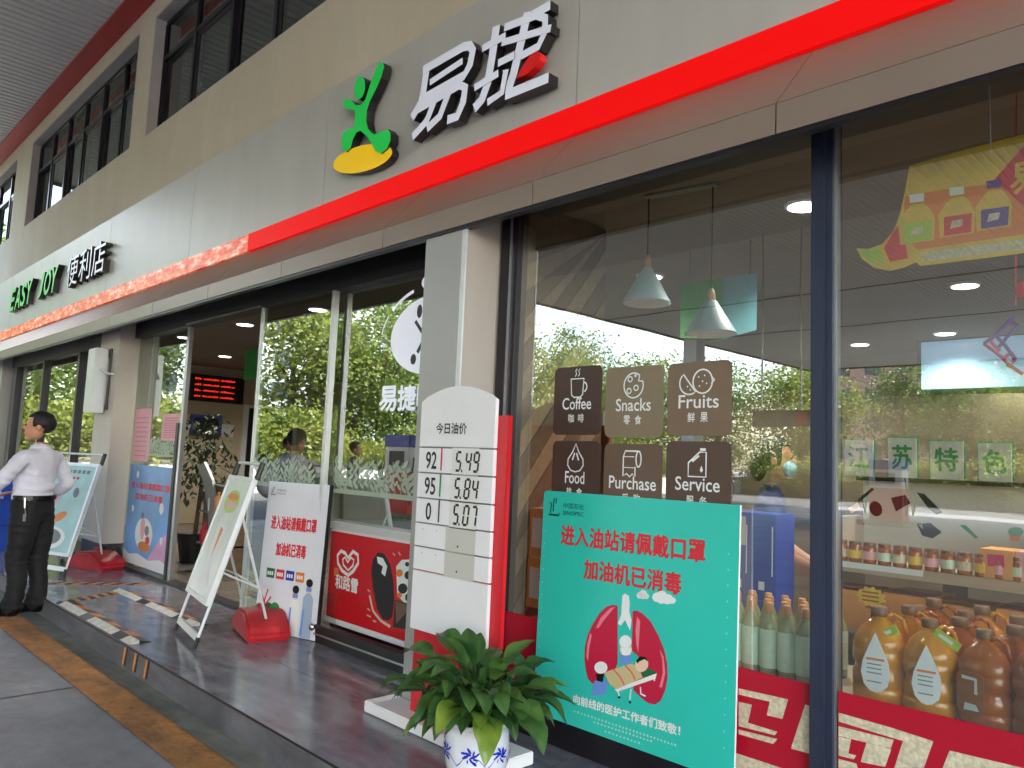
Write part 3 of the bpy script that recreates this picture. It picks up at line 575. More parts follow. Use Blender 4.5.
GP(lm, z5([(396, 48), (412, 44), (440, 58), (475, 95), (505, 150), (530, 210), (543, 270), (545, 330), (535, 385), (515, 430), (492, 446), (462, 440), (430, 415), (400, 385), (395, 340), (430, 300), (420, 240), (392, 215)]), 0, .0011)
lm.build('lungs_drawing', GI, GB)['kind'] = 'stuff'
mb = MB()
GP(mb, z5([(322, 28), (300, 35), (260, 75), (240, 118), (250, 120), (275, 85)]), 1, .0016); GP(mb, z5([(215, 140), (204, 180), (198, 240), (206, 260), (212, 200), (222, 150)]), 1, .0016)
GP(mb, z5([(415, 70), (408, 130), (412, 190), (420, 225), (424, 160), (428, 90)]), 1, .0016); GP(mb, z5([(510, 210), (522, 250), (525, 310), (510, 372), (522, 372), (536, 310), (528, 240)]), 1, .0016)
mb.build('highlights', GI, GB)['kind'] = 'stuff'
mb = MB(); GP(mb, z5([(352, -18), (364, -28), (380, -18), (384, 10), (382, 50), (392, 85), (385, 130), (364, 85), (345, 110), (334, 100), (348, 60), (350, 20)]), 2, .0018); mb.build('windpipe_drawing', GI, GB)
mb = MB()
for cx, cy, rx, ry in ((412, -20, 14, 14), (426, -24, 18, 20), (440, -16, 12, 12), (485, -12, 20, 20), (505, -12, 26, 28), (530, -4, 24, 22), (550, 2, 16, 14)): GP(mb, z5(ellp(cx+15, cy+0, rx, ry, 16)), 2, .0018+.0001*(cx % 7))
mb.build('cloud_drawing', GI, GB)['kind'] = 'stuff'
mb = MB()
GP(mb, z5([(342, 205), (392, 205), (388, 270), (345, 275)]), 6, .0019); GP(mb, z5(ellp(368, 212, 26, 26, 18)), 3, .0021); GP(mb, z5([(346, 205), (392, 205), (386, 234), (352, 234)]), 2, .0023); GP(mb, z5(ellp(366, 178, 26, 28, 18)), 2, .0025)
mb.build('doctor_drawing', GI, GB)['kind'] = 'stuff'
mb = MB(); GP(mb, z5([(320, 380), (500, 312), (495, 335), (330, 392)]), 2, .0026); GP(mb, z5([(415, 320), (470, 290), (500, 312), (430, 335)]), 5, .0027)
GP(mb, z5([(275, 310), (300, 300), (395, 270), (420, 285), (440, 330), (330, 380), (300, 360)]), 4, .0029); GP(mb, z5(ellp(436, 275, 28, 32, 18, .3)), 3, .0031); GP(mb, z5([(412, 258), (430, 240), (455, 245), (462, 262), (448, 252), (425, 262), (418, 272)]), 8, .0033)
for q in ([(310, 290), (345, 330), (362, 362)], [(365, 278), (395, 312), (408, 340)]): ribbon(mb, gf, [g2(*p) for p in z5(q)], .006, 9, .0032)
for q in ([(390, 380), (385, 425)], [(335, 390), (340, 412)], [(430, 370), (432, 400), (452, 410)], [(488, 320), (490, 345)]): ribbon(mb, gf, [g2(*p) for p in z5(q)], .007, 2, .003)
for c in ((386, 436), (340, 415)): GP(mb, z5(ellp(*c, 6, 6, 8)), 8, .0034)
mb.build('stretcher_drawing', GI, GB)['kind'] = 'stuff'
mb = MB(); GP(mb, z5([(235, 345), (290, 340), (285, 400), (222, 410)]), 6, .0028); GP(mb, z5([(240, 315), (275, 315), (270, 350), (245, 345)]), 8, .0029); GP(mb, z5(ellp(262, 288, 28, 26, 18)), 2, .0035); mb.build('nurse_drawing', GI, GB)['kind'] = 'stuff'
def gtext(txt, x0, y0, x1, y1, h, m, bold, nm='lettering'):   # baseline from (x0,y0) to (x1,y1) in the photo
    a = g2(x0, y0); b = g2(x1, y1); mb = MB(); f2 = Frame(gf.p(a[0], a[1]), gf.p(b[0], b[1])-gf.p(a[0], a[1]), gf.V)
    text(mb, f2, txt, 0, 0, w=math.dist(a, b), h=h, m=0, bold=bold, lift=.0015); mb.build(nm, m, GB)
gtext('进入油站请佩戴口罩', 561, 544, 705, 563, .092, 'ink_red2', .003); gtext('加油机已消毒', 584, 578, 681, 595, .088, 'ink_red2', .003)
gtext('向前线的医护工作者们致敬！', 573.5, 703, 680, 736, .04, 'ink_white', .0014)
mat('ink_pale', srgb(170, 225, 215), .5)
mb = MB()
for r, (xa, ya, xb, yb) in enumerate(((574, 712, 678, 747), (594, 723, 654, 743), (605, 732, 642, 745))):
    n = int((xb-xa)/3.4)
    for i in range(n):
        a = g2(xa+(xb-xa)*i/n, ya+(yb-ya)*i/n); s = .009; hh = .010*random.uniform(.7, 1)
        poly(mb, gf, [(a[0], a[1]), (a[0]+s, a[1]), (a[0]+s, a[1]+hh), (a[0], a[1]+hh)], 0, .0015)
mb.build('small_print', 'ink_pale', GB)['kind'] = 'stuff'
mb = MB()
for i in range(13):
    for u in (.022, GW-.045): poly(mb, gf, ellp(u, .12+i*.062, .003, .0045, 6), 0, .0015)
mb.build('dotted_edge', 'ink_pale', GB)['kind'] = 'stuff'
def oil_mark(par, f, u, v, s, m):
    mb = MB(); ribbon(mb, f, [(u, v), (u+.9*s, v), (u+.9*s, v+.16*s)], .12*s, 0, .0016); ribbon(mb, f, [(u+.15*s, v+.1*s), (u+.2*s, v+.75*s), (u+.05*s, v+.75*s)], .09*s, 0, .0018); ribbon(mb, f, [(u+.38*s, v+.22*s), (u+.42*s, v+1.05*s), (u+.62*s, v+1.05*s), (u+.6*s, v+.75*s)], .1*s, 0, .002); mb.build('logo', m, par)
    text(MB(), f, '中国石化', u+1.25*s, v+.5*s, w=1.75*s, h=.34*s, m=0).build('lettering', m, par); text(MB(), f, 'SINOPEC', u+1.25*s, v+.08*s, w=1.75*s, h=.26*s, m=0).build('lettering', m, par)
oil_mark(GB, gf, .04, GH-.115, .075, 'ink_teal')

# ------------------------------------------------------------------ white mask notice board
WN = world('white_notice_board', 'white notice board with red lettering standing beside the entrance', 'notice board')
wa, wb = Vector((-5.60, 2.84, ZP+.005)), Vector((-4.985, 3.0, ZP+.005)); wf = Frame(wa, wb-wa, (0, .045, 1)); wf.V = (Vector((0, 0, 1))+wf.N*-.045).normalized(); WW = (wb-wa).length; WH = 1.10
MB().prism([wf.p(0, 0), wf.p(WW, 0), wf.p(WW, WH), wf.p(0, WH)], wf.N*-.012, 0, 1).build('board', ['white_board', 'alu'], WN)
MB().prism([wf.p(WW+.001, 0, .003), wf.p(WW+.02, 0, .003), wf.p(WW+.02, WH, .003), wf.p(WW+.001, WH, .003)], wf.N*-.02).build('edge_frame', 'dark_frame', WN)
def wt_(txt, u, v, w, h, m, bold): text(MB(), wf, txt, u, v, w=w, h=h, bold=bold, lift=.002).build('lettering', m, WN)
wt_('进入油站请佩戴口罩', .07, .745, .47, .10, 'ink_red2', .003); wt_('加油机已消毒', .15, .555, .31, .095, 'ink_red2', .003)
oil_mark(WN, wf, .03, WH-.10, .055, 'ink_grey')
for i, c in enumerate(('green_print', 'ink_red2', 'blue_box', 'orange_print')):
    MB().add([wf.p(.075+i*.103, .385, .002), wf.p(.16+i*.103, .385, .002), wf.p(.16+i*.103, .455, .002), wf.p(.075+i*.103, .455, .002)], [[0, 1, 2, 3]]).build('badge', c, WN)
    mb = MB()
    for k in range(3): poly(mb, wf, [(.086+i*.103+k*.022, .405), (.102+i*.103+k*.022, .405), (.102+i*.103+k*.022, .432), (.086+i*.103+k*.022, .432)], 0, .003)
    mb.build('badge_print', 'ink_white', WN)['kind'] = 'stuff'
mb = MB(); cols = ['green_print', 'lime_print', 'ink_red2', 'blanket', 'card_green', 'ink_white', 'skin_print', 'hair', 'lightblue', 'blue_print']
for k, (cx, cy, r, m) in enumerate(((.06, .06, .06, 4), (.13, .12, .07, 0), (.2, .14, .06, 4), (.23, .06, .06, 1), (.16, .04, .05, 0), (.29, .06, .04, 0), (.03, .14, .04, 4))): poly(mb, wf, ellp(cx, max(cy, r*1.3+.003), r, r*1.25, 16), m, .0016+k*.00015)
for k, (x0, y0, x1, y1) in enumerate(((.05, .1, .11, .3), (.09, .2, .03, .27), (.07, .15, .15, .25))): ribbon(mb, wf, [(x0, y0), (x1, y1)], .014, 2, .003+k*.0001)
mb.build('shrub_drawing', cols, WN)['kind'] = 'stuff'
for (cx, tone) in ((.40, 5), (.53, 8)):
    mb = MB(); top = .30 if tone == 5 else .36
    poly(mb, wf, [(cx-.055, .004), (cx+.055, .004), (cx+.05, top-.08), (cx+.02, top-.04), (cx-.02, top-.04), (cx-.05, top-.08)], tone, .0034); poly(mb, wf, ellp(cx, top, .032, .045, 16), 6, .0037); poly(mb, wf, ellp(cx, top+.03, .034, .03, 14), 7, .0040); poly(mb, wf, [(cx-.028, top-.03), (cx+.028, top-.03), (cx+.024, top), (cx-.024, top)], 9, .0043)
    poly(mb, wf, [(cx-.05, .02), (cx-.03, .02), (cx-.028, .2), (cx-.045, .2)], 9, .0039); mb.build('medic_drawing', cols, WN)['kind'] = 'stuff'

# ------------------------------------------------------------------ A-frame easel signs
def easel(label, fl, frt, rl, rr, top_l, top_r, panel, red, pm, art):
    t = world('easel_sign', label, 'easel sign', 'aluminium easel signs'); fl, frt, rl, rr, tl, tr = map(Vector, (fl, frt, rl, rr, top_l, top_r))
    for a, b, nm in ((fl, tl, 'front_leg'), (frt, tr, 'front_leg')):
        o = MB().tube(a+(b-a)*.06, b, .011).build(nm, 'alu_white', t); MB().tube(a, a+(b-a)*.06, .014).build('foot_cap', 'black', o); MB().tube(b-(b-a)*.09, b+(b-a)*.01, .02, n=8).build('joint', 'black', o)
    hl, hr = fl+(tl-fl)*.70, frt+(tr-frt)*.70
    for a, b in ((rl, hl), (rr, hr)):
        o = MB().tube(a+(b-a)*.05, b, .010).build('rear_leg', 'alu_white', t); MB().tube(a, a+(b-a)*.05, .013).build('foot_cap', 'black', o)
    MB().tube(tl, tr, .012).build('handle_bar', 'alu_white', t); MB().tube(rl+(hl-rl)*.42, rr+(hr-rr)*.42, .009).build('cross_bar', 'alu_white', t); MB().tube(fl+(tl-fl)*.40-(tl-fl).normalized()*0, rl+(hl-rl)*.42, .007).build('cross_bar', 'alu_white', t); MB().tube(frt+(tr-frt)*.40, rr+(hr-rr)*.42, .007).build('cross_bar', 'alu_white', t)
    U = frt-fl; f = Frame(fl, U, (tl-fl)); wd = U.length; L = (tl-fl).length; v0, v1 = panel[0]*L, panel[1]*L
    box_ = [f.p(.0, .04*L, .012), f.p(wd, .04*L, .012), f.p(wd, .075*L, .012), f.p(0, .075*L, .012)]
    MB().prism(box_, f.N*-.02).build('bottom_tray', 'alu_white', t)
    pn = MB().prism([f.p(.005, v0, .026), f.p(wd-.005, v0, .026), f.p(wd-.005, v1, .026), f.p(.005, v1, .026)], f.N*-.016).build('panel', pm, t)
    for (a0, a1, b0, b1) in ((-.012, .018, v0-.02, v1+.02), (wd-.018, wd+.012, v0-.02, v1+.02), (.0185, wd-.0185, v0-.02, v0+.012), (.0185, wd-.0185, v1-.012, v1+.02)):
        MB().prism([f.p(a0, b0, .034), f.p(a1, b0, .034), f.p(a1, b1, .034), f.p(a0, b1, .034)], f.N*-.026).build('frame', 'alu_white', pn)
    art(f, wd, v0, v1, pn)
    return t, f
def art1(f, w, v0, v1, pn):
    mb = MB(); H = v1-v0; cc = ['panel_white', 'lime_print', 'notice_pink', 'orange_print', 'white', 'poster_teal']
    poly(mb, f, ellp(w*.5, v1-H*.2, w*.3, H*.1, 20), 1, .0275); poly(mb, f, ellp(w*.5, v1-H*.16, w*.24, H*.03, 20), 3, .028); poly(mb, f, ellp(w*.5, v1-H*.23, w*.26, H*.025, 20), 2, .0282)
    poly(mb, f, [(w*.3, v1-H*.4), (w*.7, v1-H*.4), (w*.62, v0+H*.2), (w*.8, v0+H*.1), (w*.2, v0+H*.1), (w*.38, v0+H*.22)], 4, .0275); poly(mb, f, [(w*.45, v1-H*.42), (w*.58, v1-H*.44), (w*.5, v0+H*.3)], 3, .0283)
    mb.build('artwork', cc, pn)['kind'] = 'stuff'
E1, ef1 = easel('silver easel sign with pale food poster standing by the doorway', (-5.869, 2.361, ZP), (-5.245, 2.243, ZP), (-6.03, 2.98, ZP), (-5.26, 2.80, ZP), (-5.801, 2.718, 1.407), (-5.177, 2.60, 1.407), (.235, .90), True, 'poster_pale', art1)
def art2(f, w, v0, v1, pn):
    mb = MB(); H = v1-v0; cc = ['white', 'ink_grey', 'orange_print', 'notice_pink', 'card_green', 'ink_red2']
    poly(mb, f, ellp(w*.45, v0+H*.16, w*.36, H*.13, 24), 0, .0275); poly(mb, f, ellp(w*.45, v0+H*.17, w*.27, H*.09, 20), 1, .028); poly(mb, f, ellp(w*.55, v0+H*.4, w*.14, H*.05, 14, .4), 2, .0275); poly(mb, f, ellp(w*.3, v0+H*.58, w*.12, H*.06, 14, .4), 3, .0275); poly(mb, f, ellp(w*.72, v0+H*.68, w*.06, H*.06, 14, .4), 1, .0275)
    for k in range(6): poly(mb, f, [(w*(.3+.1*k), v1-H*.1), (w*(.37+.1*k), v1-H*.1), (w*(.37+.1*k), v1-H*.06), (w*(.3+.1*k), v1-H*.06)], 1, .0275)
    for k in range(4): poly(mb, f, [(w*(.35+.09*k), v1-H*.17), (w*(.41+.09*k), v1-H*.17), (w*(.41+.09*k), v1-H*.14), (w*(.35+.09*k), v1-H*.14)], 5, .0275)
    mb.build('artwork', cc, pn)['kind'] = 'stuff'
E2, ef2 = easel('silver easel sign with pale teal food poster behind the walking man', (-9.411, 2.107, ZP), (-8.734, 2.356, ZP), (-9.80, 2.62, ZP), (-9.16, 2.86, ZP), (-9.526, 2.42, 1.391), (-8.849, 2.669, 1.391), (.17, .90), True, 'poster_teal', art2)
def red_base(label, c, rz, s=1):
    t = thing('water_base', label, 'sign weight', c, rz, 'red plastic sign weights')
    prof = [(-.29, .0), (-.30, .05), (-.27, .10), (-.20, .12), (-.13, .175), (.10, .185), (.2, .14), (.27, .10), (.30, .05), (.29, 0)]
    MB().prism([(a*s, -.15*s, b*s) for a, b in prof], (0, .30*s, 0)).build('tank', 'red_plastic', t, bev=.018)
    MB().lathe([(.028, .0), (.028, .03), (.02, .034)], (.0, 0, .183*s), 12).build('cap', 'red_plastic', t); MB().box(-.31*s, -.2*s, -.05, .05, .005, .05).build('grip', 'red_plastic', t)
red_base('red plastic weight under the nearer easel sign', (-5.43, 2.80, ZP), math.radians(-14)); red_base('red plastic weight under the easel sign behind the man', (-9.25, 2.80, ZP), math.radians(20))

# ------------------------------------------------------------------ potted plant
PL = thing('potted_plant', 'leafy green plant in blue and white porcelain pot on the platform', 'plant', (-2.44, 2.255, ZP+.012))
MB().lathe([(.085, 0), (.10, .01), (.125, .08), (.135, .15), (.13, .22), (.125, .245), (.135, .25), (.135, .262), (.118, .262), (.112, .22), (.02, .215)], n=36).build('pot', 'pot', PL, True)
mb = MB(); rp = random.Random(5)
def pot_r(z): return .1265+.0125*min(1, max(0, (z-.08)/.07)) if z < .15 else .139-.006*(z-.15)/.07
for k in range(7):
    ca, cz = k*.9+rp.uniform(-.1, .1), rp.uniform(.10, .17)
    for j in range(11):
        q = j*2.4; rr0 = .012+.022*(j/11); a0 = ca+rr0*math.cos(q)/.13; z0 = cz+rr0*math.sin(q)*.9; L = rp.uniform(.008, .017); wd = L*rp.uniform(.25, .45); c1, s1 = math.cos(q+.4), math.sin(q+.4)
        pts = [(L*math.cos(t)*c1-wd*math.sin(t)*s1, L*math.cos(t)*s1+wd*math.sin(t)*c1) for t in [i*math.pi/4 for i in range(8)]]
        mb.add([((pot_r(z0+v)+.0012+.0001*(j % 5))*math.cos(a0+u/.13), (pot_r(z0+v)+.0012+.0001*(j % 5))*math.sin(a0+u/.13), z0+v) for u, v in pts], [list(range(8))])
    t0 = [(ca+.1+i*.13, cz-.03+.02*math.sin(i*1.5)) for i in range(6)]
    for (u0, v0), (u1, v1) in zip(t0[:-1], t0[1:]): mb.add([((pot_r(v_)+.0018)*math.cos(u_), (pot_r(v_)+.0018)*math.sin(u_), v_) for u_, v_ in ((u0, v0-.002), (u1, v1-.002), (u1, v1+.002), (u0, v0+.002))], [[0, 1, 2, 3]])
mb.build('pot_painting', 'pot_blue', PL)['kind'] = 'stuff'
MB().lathe([(.11, .205), (.1, .225), (.05, .235)], n=20).build('soil', 'soil', PL)
def leafmesh(L, Wd, droop, pet, seed):
    r = random.Random(seed); vs = []; fs = []; n = 9
    # petiole then blade; x forward, z up
    P = []; ang = math.radians(78+r.uniform(-6, 6)); x = z = 0.; 
    for i in range(7): P.append((x, z)); x += math.cos(ang)*pet/6; z += math.sin(ang)*pet/6; ang -= math.radians(droop*.06)
    for i, (a, b) in enumerate(P):
        for dy, dz in ((-.003, 0), (.003, 0), (0, .004)): vs.append((a, dy, b+dz))
    for i in range(6):
        for k in range(3): fs.append([i*3+k, i*3+(k+1) % 3, i*3+3+(k+1) % 3, i*3+3+k])
    o = len(vs); bx, bz = P[-1]; ang -= math.radians(12)
    for i in range(n+1):
        t = i/n; w = Wd*(math.sin(math.pi*min(1, t**.72))**.9)*(1-.15*t) if 0 < t < 1 else .002
        wv = r.uniform(-.006, .006)
        for s in (-1, -.5, 0, .5, 1): vs.append((bx-abs(s)*w*.12*math.sin(ang), s*w, bz+abs(s)**1.5*w*.42+(wv if abs(s) == 1 else 0)))
        bx += math.cos(ang)*L/n; bz += math.sin(ang)*L/n; ang -= math.radians(droop/n)
    for i in range(n):
        for k in range(4): fs.append([o+i*5+k, o+i*5+k+1, o+i*5+5+k+1, o+i*5+5+k])
    mb = MB(); mb.add(vs, fs); return mb
lms = []
for i, (L, Wd, dr, pe) in enumerate(((.19, .055, 60, .17), (.20, .060, 85, .20), (.17, .050, 45, .24), (.21, .058, 100, .15), (.165, .052, 65, .27), (.18, .058, 80, .11))):
    q = leafmesh(L, Wd, dr, pe, i).build('leaf', 'leaf_pot', PL, True); lms.append(q.data)
    q.location = (0, 0, .21); q.rotation_euler = (0, .2, i*1.05)
for k in range(112):
    me = lms[k % 6]; o = bpy.data.objects.new('leaf', me); COL.objects.link(o); o.parent = PL
    rr_ = random.uniform(.0, .08); a = k*2.399+random.uniform(-.3, .3); s = random.uniform(.8, 1.1)
    tilt = random.uniform(-.3, .3) if k % 4 else random.uniform(.3, .7)
    o.rotation_euler = (random.uniform(-.25, .25), tilt, a); o.location = (rr_*math.cos(a), rr_*math.sin(a), .20+random.uniform(0, .03)); o.scale = (s, s, s*random.uniform(.9, 1.1))

# ------------------------------------------------------------------ window stickers
def rm(name, rgb): mat(name, srgb(*rgb), .55, 0, .04, 6); return name
ST = [('Coffee', '咖啡', -2.672, -2.362, 1.645, 1.985, (72, 54, 47)), ('Snacks', '零食', -2.338, -2.008, 1.635, 1.965, (132, 118, 96)), ('Fruits', '鲜果', -1.985, -1.668, 1.645, 1.965, (122, 103, 84)),
      ('Food', '热食', -2.668, -2.358, 1.285, 1.615, (74, 57, 50)), ('Purchase', '采购', -2.335, -2.005, 1.275, 1.605, (104, 86, 71)), ('Service', '服务', -1.985, -1.665, 1.285, 1.62, (86, 69, 59))]
def circ(mb, f, cx, cy, rx, ry, w, l=.002, a0=0, a1=2*math.pi, rot=0, n=20):
    ribbon(mb, f, ellp(cx, cy, rx, ry, n, rot, a0, a1), w, 0, l, closed=a1-a0 > 6.28)
for k, (en, zh, x0, x1, z0, z1, rgb) in enumerate(ST):
    t = world('window_sticker', f'{"dark brown" if k in (0, 3) else "light taupe" if k in (1, 2) else "mid brown"} rounded window sticker reading {en}', 'sticker', 'brown category stickers on the window')
    f = fac(YG-.002, x0, z0); w, h = x1-x0, z1-z0
    MB().prism([f.p(a, b) for a, b in rrect(0, w, 0, h, .03)], (0, .0015, 0)).build('sheet', rm('sticker_%s' % en.lower(), rgb), t)
    mb = MB(); text(mb, f, en, w*.5-.031*len(en)*.5-.006, h*.37, w=.033*len(en), h=.058, bold=.0008) if en not in ('Coffee', 'Service', 'Food') else text(mb, f, en, w*.5-.015*len(en)-.004, h*.37, w=.031*len(en), h=.058, bold=.0008); mb.build('lettering', 'ink_white', t)
    for ch, du in zip(zh, (-.052, .012)): text(MB(), f, ch, w*.5+du, h*.18, w=.036, h=.042, bold=.0006).build('lettering', 'ink_white', t)
    mb = MB(); cx, cy = w*.5, h*.73; W_ = .007
    if en == 'Coffee':
        ribbon(mb, f, [(cx-.042, cy+.03), (cx+.042, cy+.03), (cx+.036, cy-.05), (cx+.02, cy-.062), (cx-.02, cy-.062), (cx-.036, cy-.05)], W_, 0, .002, True); circ(mb, f, cx+.044, cy-.012, .018, .022, W_, .0022, -math.pi/2, math.pi/2)
        for s in (-.01, .01): ribbon(mb, f, [(cx+s-.006, cy+.042), (cx+s+.004, cy+.055), (cx+s-.004, cy+.068), (cx+s+.006, cy+.08)], .005, 0, .0022)
    elif en == 'Snacks':
        circ(mb, f, cx, cy, .055, .058, W_, .002, .9, 6.6)
        ribbon(mb, f, [(cx+.034, cy+.045), (cx+.028, cy+.02), (cx+.052, cy+.018)], W_, 0, .0022)
        for a, b, r in ((-.02, .03, .012), (-.025, -.025, .012), (.015, -.012, .012), (.01, .045, .004)): circ(mb, f, cx+a, cy+b, r, r, .006, .0022)
    elif en == 'Fruits':
        circ(mb, f, cx+.02, cy, .048, .052, W_, .002); ribbon(mb, f, [(cx+.062, cy+.02), (cx+.078, cy+.004), (cx+.062, cy-.012)], W_, 0, .0022)
        ribbon(mb, f, ellp(cx-.045, cy-.005, .05, .05, 14, -.9, math.pi, 2*math.pi), W_, 0, .0024, True)
        for a, b in ((.0, .02), (.03, .025), (.02, 0), (.04, -.01), (.005, -.02), (-.055, -.02), (-.04, -.035)): poly(mb, f, ellp(cx+a, cy+b, .004, .004, 8), 0, .0024)
    elif en == 'Food':
        ribbon(mb, f, [(cx, cy+.075), (cx-.02, cy+.035), (cx-.048, cy+.0), (cx-.05, cy-.03), (cx-.03, cy-.055), (cx, cy-.062), (cx+.03, cy-.055), (cx+.05, cy-.03), (cx+.048, cy), (cx+.02, cy+.035)], W_, 0, .002, True)
        for s in (-1, 1): ribbon(mb, f, [(cx+s*.006, cy+.03), (cx+s*.02, cy-.005)], .009, 0, .0022)
    elif en == 'Purchase':
        circ(mb, f, cx+.036, cy+.02, .014, .036, W_, .002); ribbon(mb, f, [(cx+.036, cy+.056), (cx-.04, cy+.056), (cx-.05, cy+.03), (cx-.05, cy-.06), (cx-.03, cy-.048), (cx-.012, cy-.062), (cx+.004, cy-.048), (cx+.018, cy-.06), (cx+.018, cy-.015)], W_, 0, .0022)
        for yy in (.03, -.02): ribbon(mb, f, [(cx-.046, cy+yy), (cx+.012, cy+yy)], .004, 0, .0024)
    else:
        ribbon(mb, f, [(cx-.045, cy-.06), (cx+.042, cy-.06), (cx+.042, cy+.045), (cx+.01, cy+.045), (cx-.045, cy-.002)], W_, 0, .002, True); ribbon(mb, f, [(cx+.012, cy+.056), (cx+.04, cy+.056)], .012, 0, .0022)
        ribbon(mb, f, [(cx-.026, cy+.004), (cx+.008, cy+.03)], .009, 0, .0024); poly(mb, f, [(cx+.02, cy-.012), (cx+.012, cy-.032), (cx+.02, cy-.042), (cx+.028, cy-.032)], 0, .0024)
    mb.build('icon', 'ink_white', t)
# red film with cream strokes along the foot of the windows (outer face of the glass)
yf_ = YG-.004
for n, (x0, x1) in enumerate(((-2.962, -1.317), (-1.226, .578))):
    t = world('window_film', ('red film with cream strokes at the foot of the window behind the turquoise board', 'red film with big cream strokes at the foot of the right-hand window')[n], 'window film', 'red window films')
    MB().box(x0+.002, x1-.002, yf_, yf_+.0015, .395, .725).build('sheet', 'film_red', t); MB().box(x0+.002, x1-.002, yf_, yf_+.0015, .33, .394).build('sheet', 'cream', t)
    zc = lambda pts: [tuple(oy(730+a/3.483, 640+b/3.483, yf_-.001)[[0, 2]]) for a, b in pts]
    P_ = ([[(30, 168), (202, 207), (182, 275), (128, 262), (138, 215), (30, 190)], [(30, 215), (76, 226), (62, 288), (165, 320), (155, 332), (30, 300)], [(30, 312), (165, 345), (150, 362), (30, 328)], [(262, 225), (291, 232), (291, 400), (212, 378)]],
          [[(378, 253), (560, 305), (708, 353), (675, 446), (572, 446), (602, 352), (378, 284)], [(378, 300), (570, 348), (560, 378), (378, 334)], [(475, 358), (562, 380), (540, 442), (455, 425)], [(378, 336), (422, 346), (412, 395), (440, 402), (430, 416), (378, 402)], [(378, 414), (440, 430), (445, 446), (378, 446)], [(765, 385), (1060, 455), (1050, 500), (735, 460)]])[n]
    for k, q in enumerate(P_):
        q = [(min(max(a, x0+.003), x1-.003), max(b, .40)) for a, b in zc(q)]
        MB().prism([(a, yf_-.0006-.0002*k, b) for a, b in q], (0, .0005, 0)).build('stroke', 'cream', t)

# ------------------------------------------------------------------ door glass graphics
PO = world('blue_poster', 'blue and pink poster with a white boat shape on the fixed door pane', 'poster'); yp = YD-.003
c_ = [oy(p[0], p[1], yp) for p in ((131, 464), (176.5, 467), (165, 579), (124, 565))]
px0, px1 = c_[0][0], -7.995; pz1 = c_[0][2]; pz0 = ZP+.06
f = fac(yp, px0, pz0); w, h = px1-px0, pz1-pz0
MB().box(px0, px1, yp, yp+.002, pz0, pz1).build('sheet', 'poster_blue', PO)
mb = MB(); cc = ['poster_pink', 'white', 'orange_print', 'ink_red2', 'ink_grey', 'yellow_print', 'blue_print', 'notice_pink']
poly(mb, f, [(w*.55, h*.06), (w-.002, h*.06), (w-.002, h*.4), (w*.8, h*.3)], 0, .001); poly(mb, f, [(0.002, .002), (w-.002, .002), (w-.002, h*.09), (w*.85, h*.12), (w*.6, h*.08), (w*.35, h*.12), (w*.15, h*.09), (.002, h*.13)], 1, .0016)
poly(mb, f, ellp(w*.45, h*.32, w*.2, h*.16, 20), 1, .0018); poly(mb, f, ellp(w*.48, h*.2, w*.14, h*.05, 16), 2, .002); poly(mb, f, ellp(w*.42, h*.38, w*.05, h*.12, 12), 7, .0022); poly(mb, f, ellp(w*.52, h*.36, w*.05, h*.05, 12), 4, .0023); poly(mb, f, ellp(w*.55, h*.27, w*.05, h*.04, 12), 3, .0024); poly(mb, f, ellp(w*.40, h*.5, w*.035, h*.03, 12), 4, .0025)
mb.build('artwork', cc, PO)['kind'] = 'stuff'
for tx_, u_, v_, w_ in (('进入油站请佩戴口罩', .06, .76, .88), ('加油机已消毒', .18, .65, .62)): text(MB(), f, tx_, w*u_, h*v_, w=w*w_, h=h*.065, bold=.003, lift=.002).build('lettering', 'ink_red', PO)
for k, (u, v, r) in enumerate(((.2, .9, .02), (.8, .6, .03), (.15, .55, .02), (.85, .3, .02))): poly(MB(), f, ellp(w*u, h*v, r*w*1.6, r*w*1.6, 10), 0, .0028).build('spot', 'white', PO)
for k, ((xa, ya), (xb, yb), lab) in enumerate((((136, 409), (147.5, 462), 'tall pink paper notice taped to the left door pane'), ((163, 414), (179, 441), 'small pink paper notice near the door edge'))):
    a = oy(xa, ya, yp-.001); b = oy(xb, yb, yp-.001); N_ = world('paper_notice', lab, 'notice', 'pink paper notices')
    MB().box(a[0], b[0], yp-.001, yp+.001, b[2], a[2]).build('sheet', 'notice_pink', N_); fn = fac(yp-.001, a[0], b[2]); mb = MB(); n = 9
    for i in range(n):
        v = (a[2]-b[2])*(.1+.8*i/n); poly(mb, fn, [((b[0]-a[0])*.12, v), ((b[0]-a[0])*.85, v), ((b[0]-a[0])*.85, v+.012), ((b[0]-a[0])*.12, v+.012)], 0, .0008)
    mb.build('print_lines', 'notice_ink', N_)['kind'] = 'stuff'
# frosted leaf bands
def leaf_band(x0, x1, y, z0, z1, seed, label):
    t = world('frosted_band', label, 'window film', 'frosted leaf bands'); r = random.Random(seed); mb = MB(); f = fac(y, x0, z0); w, h = x1-x0, z1-z0; k = 0
    xk = 0.03
    while xk < w-.03:
        b = r.uniform(.0, h*.15); H = r.uniform(.55, .98)*(h-b); ln = r.uniform(-.05, .05)
        ribbon(mb, f, [(xk, b), (xk+ln*.5, b+H*.5), (xk+ln, b+H)], .006, 0, .0002+k*.00002)
        for q in range(6):
            t_ = (q+1)/7; s = 1 if q % 2 else -1; L = r.uniform(.04, .065); c = (xk+ln*t_+s*L*.55, b+H*t_+.015); c = (min(max(c[0], .035), w-.035), min(c[1], h-.03))
            poly(mb, f, ellp(c[0], c[1], L*.62, L*.27, 10, s*.75), 0, .0003+k*.00002); k += 1
        xk += r.uniform(.05, .075)
    poly(mb, f, [(0, 0), (w, 0), (w, h*.12), (0, h*.12)], 0, .0001); mb.build('leaves', 'frost_leaf', t)['kind'] = 'stuff'
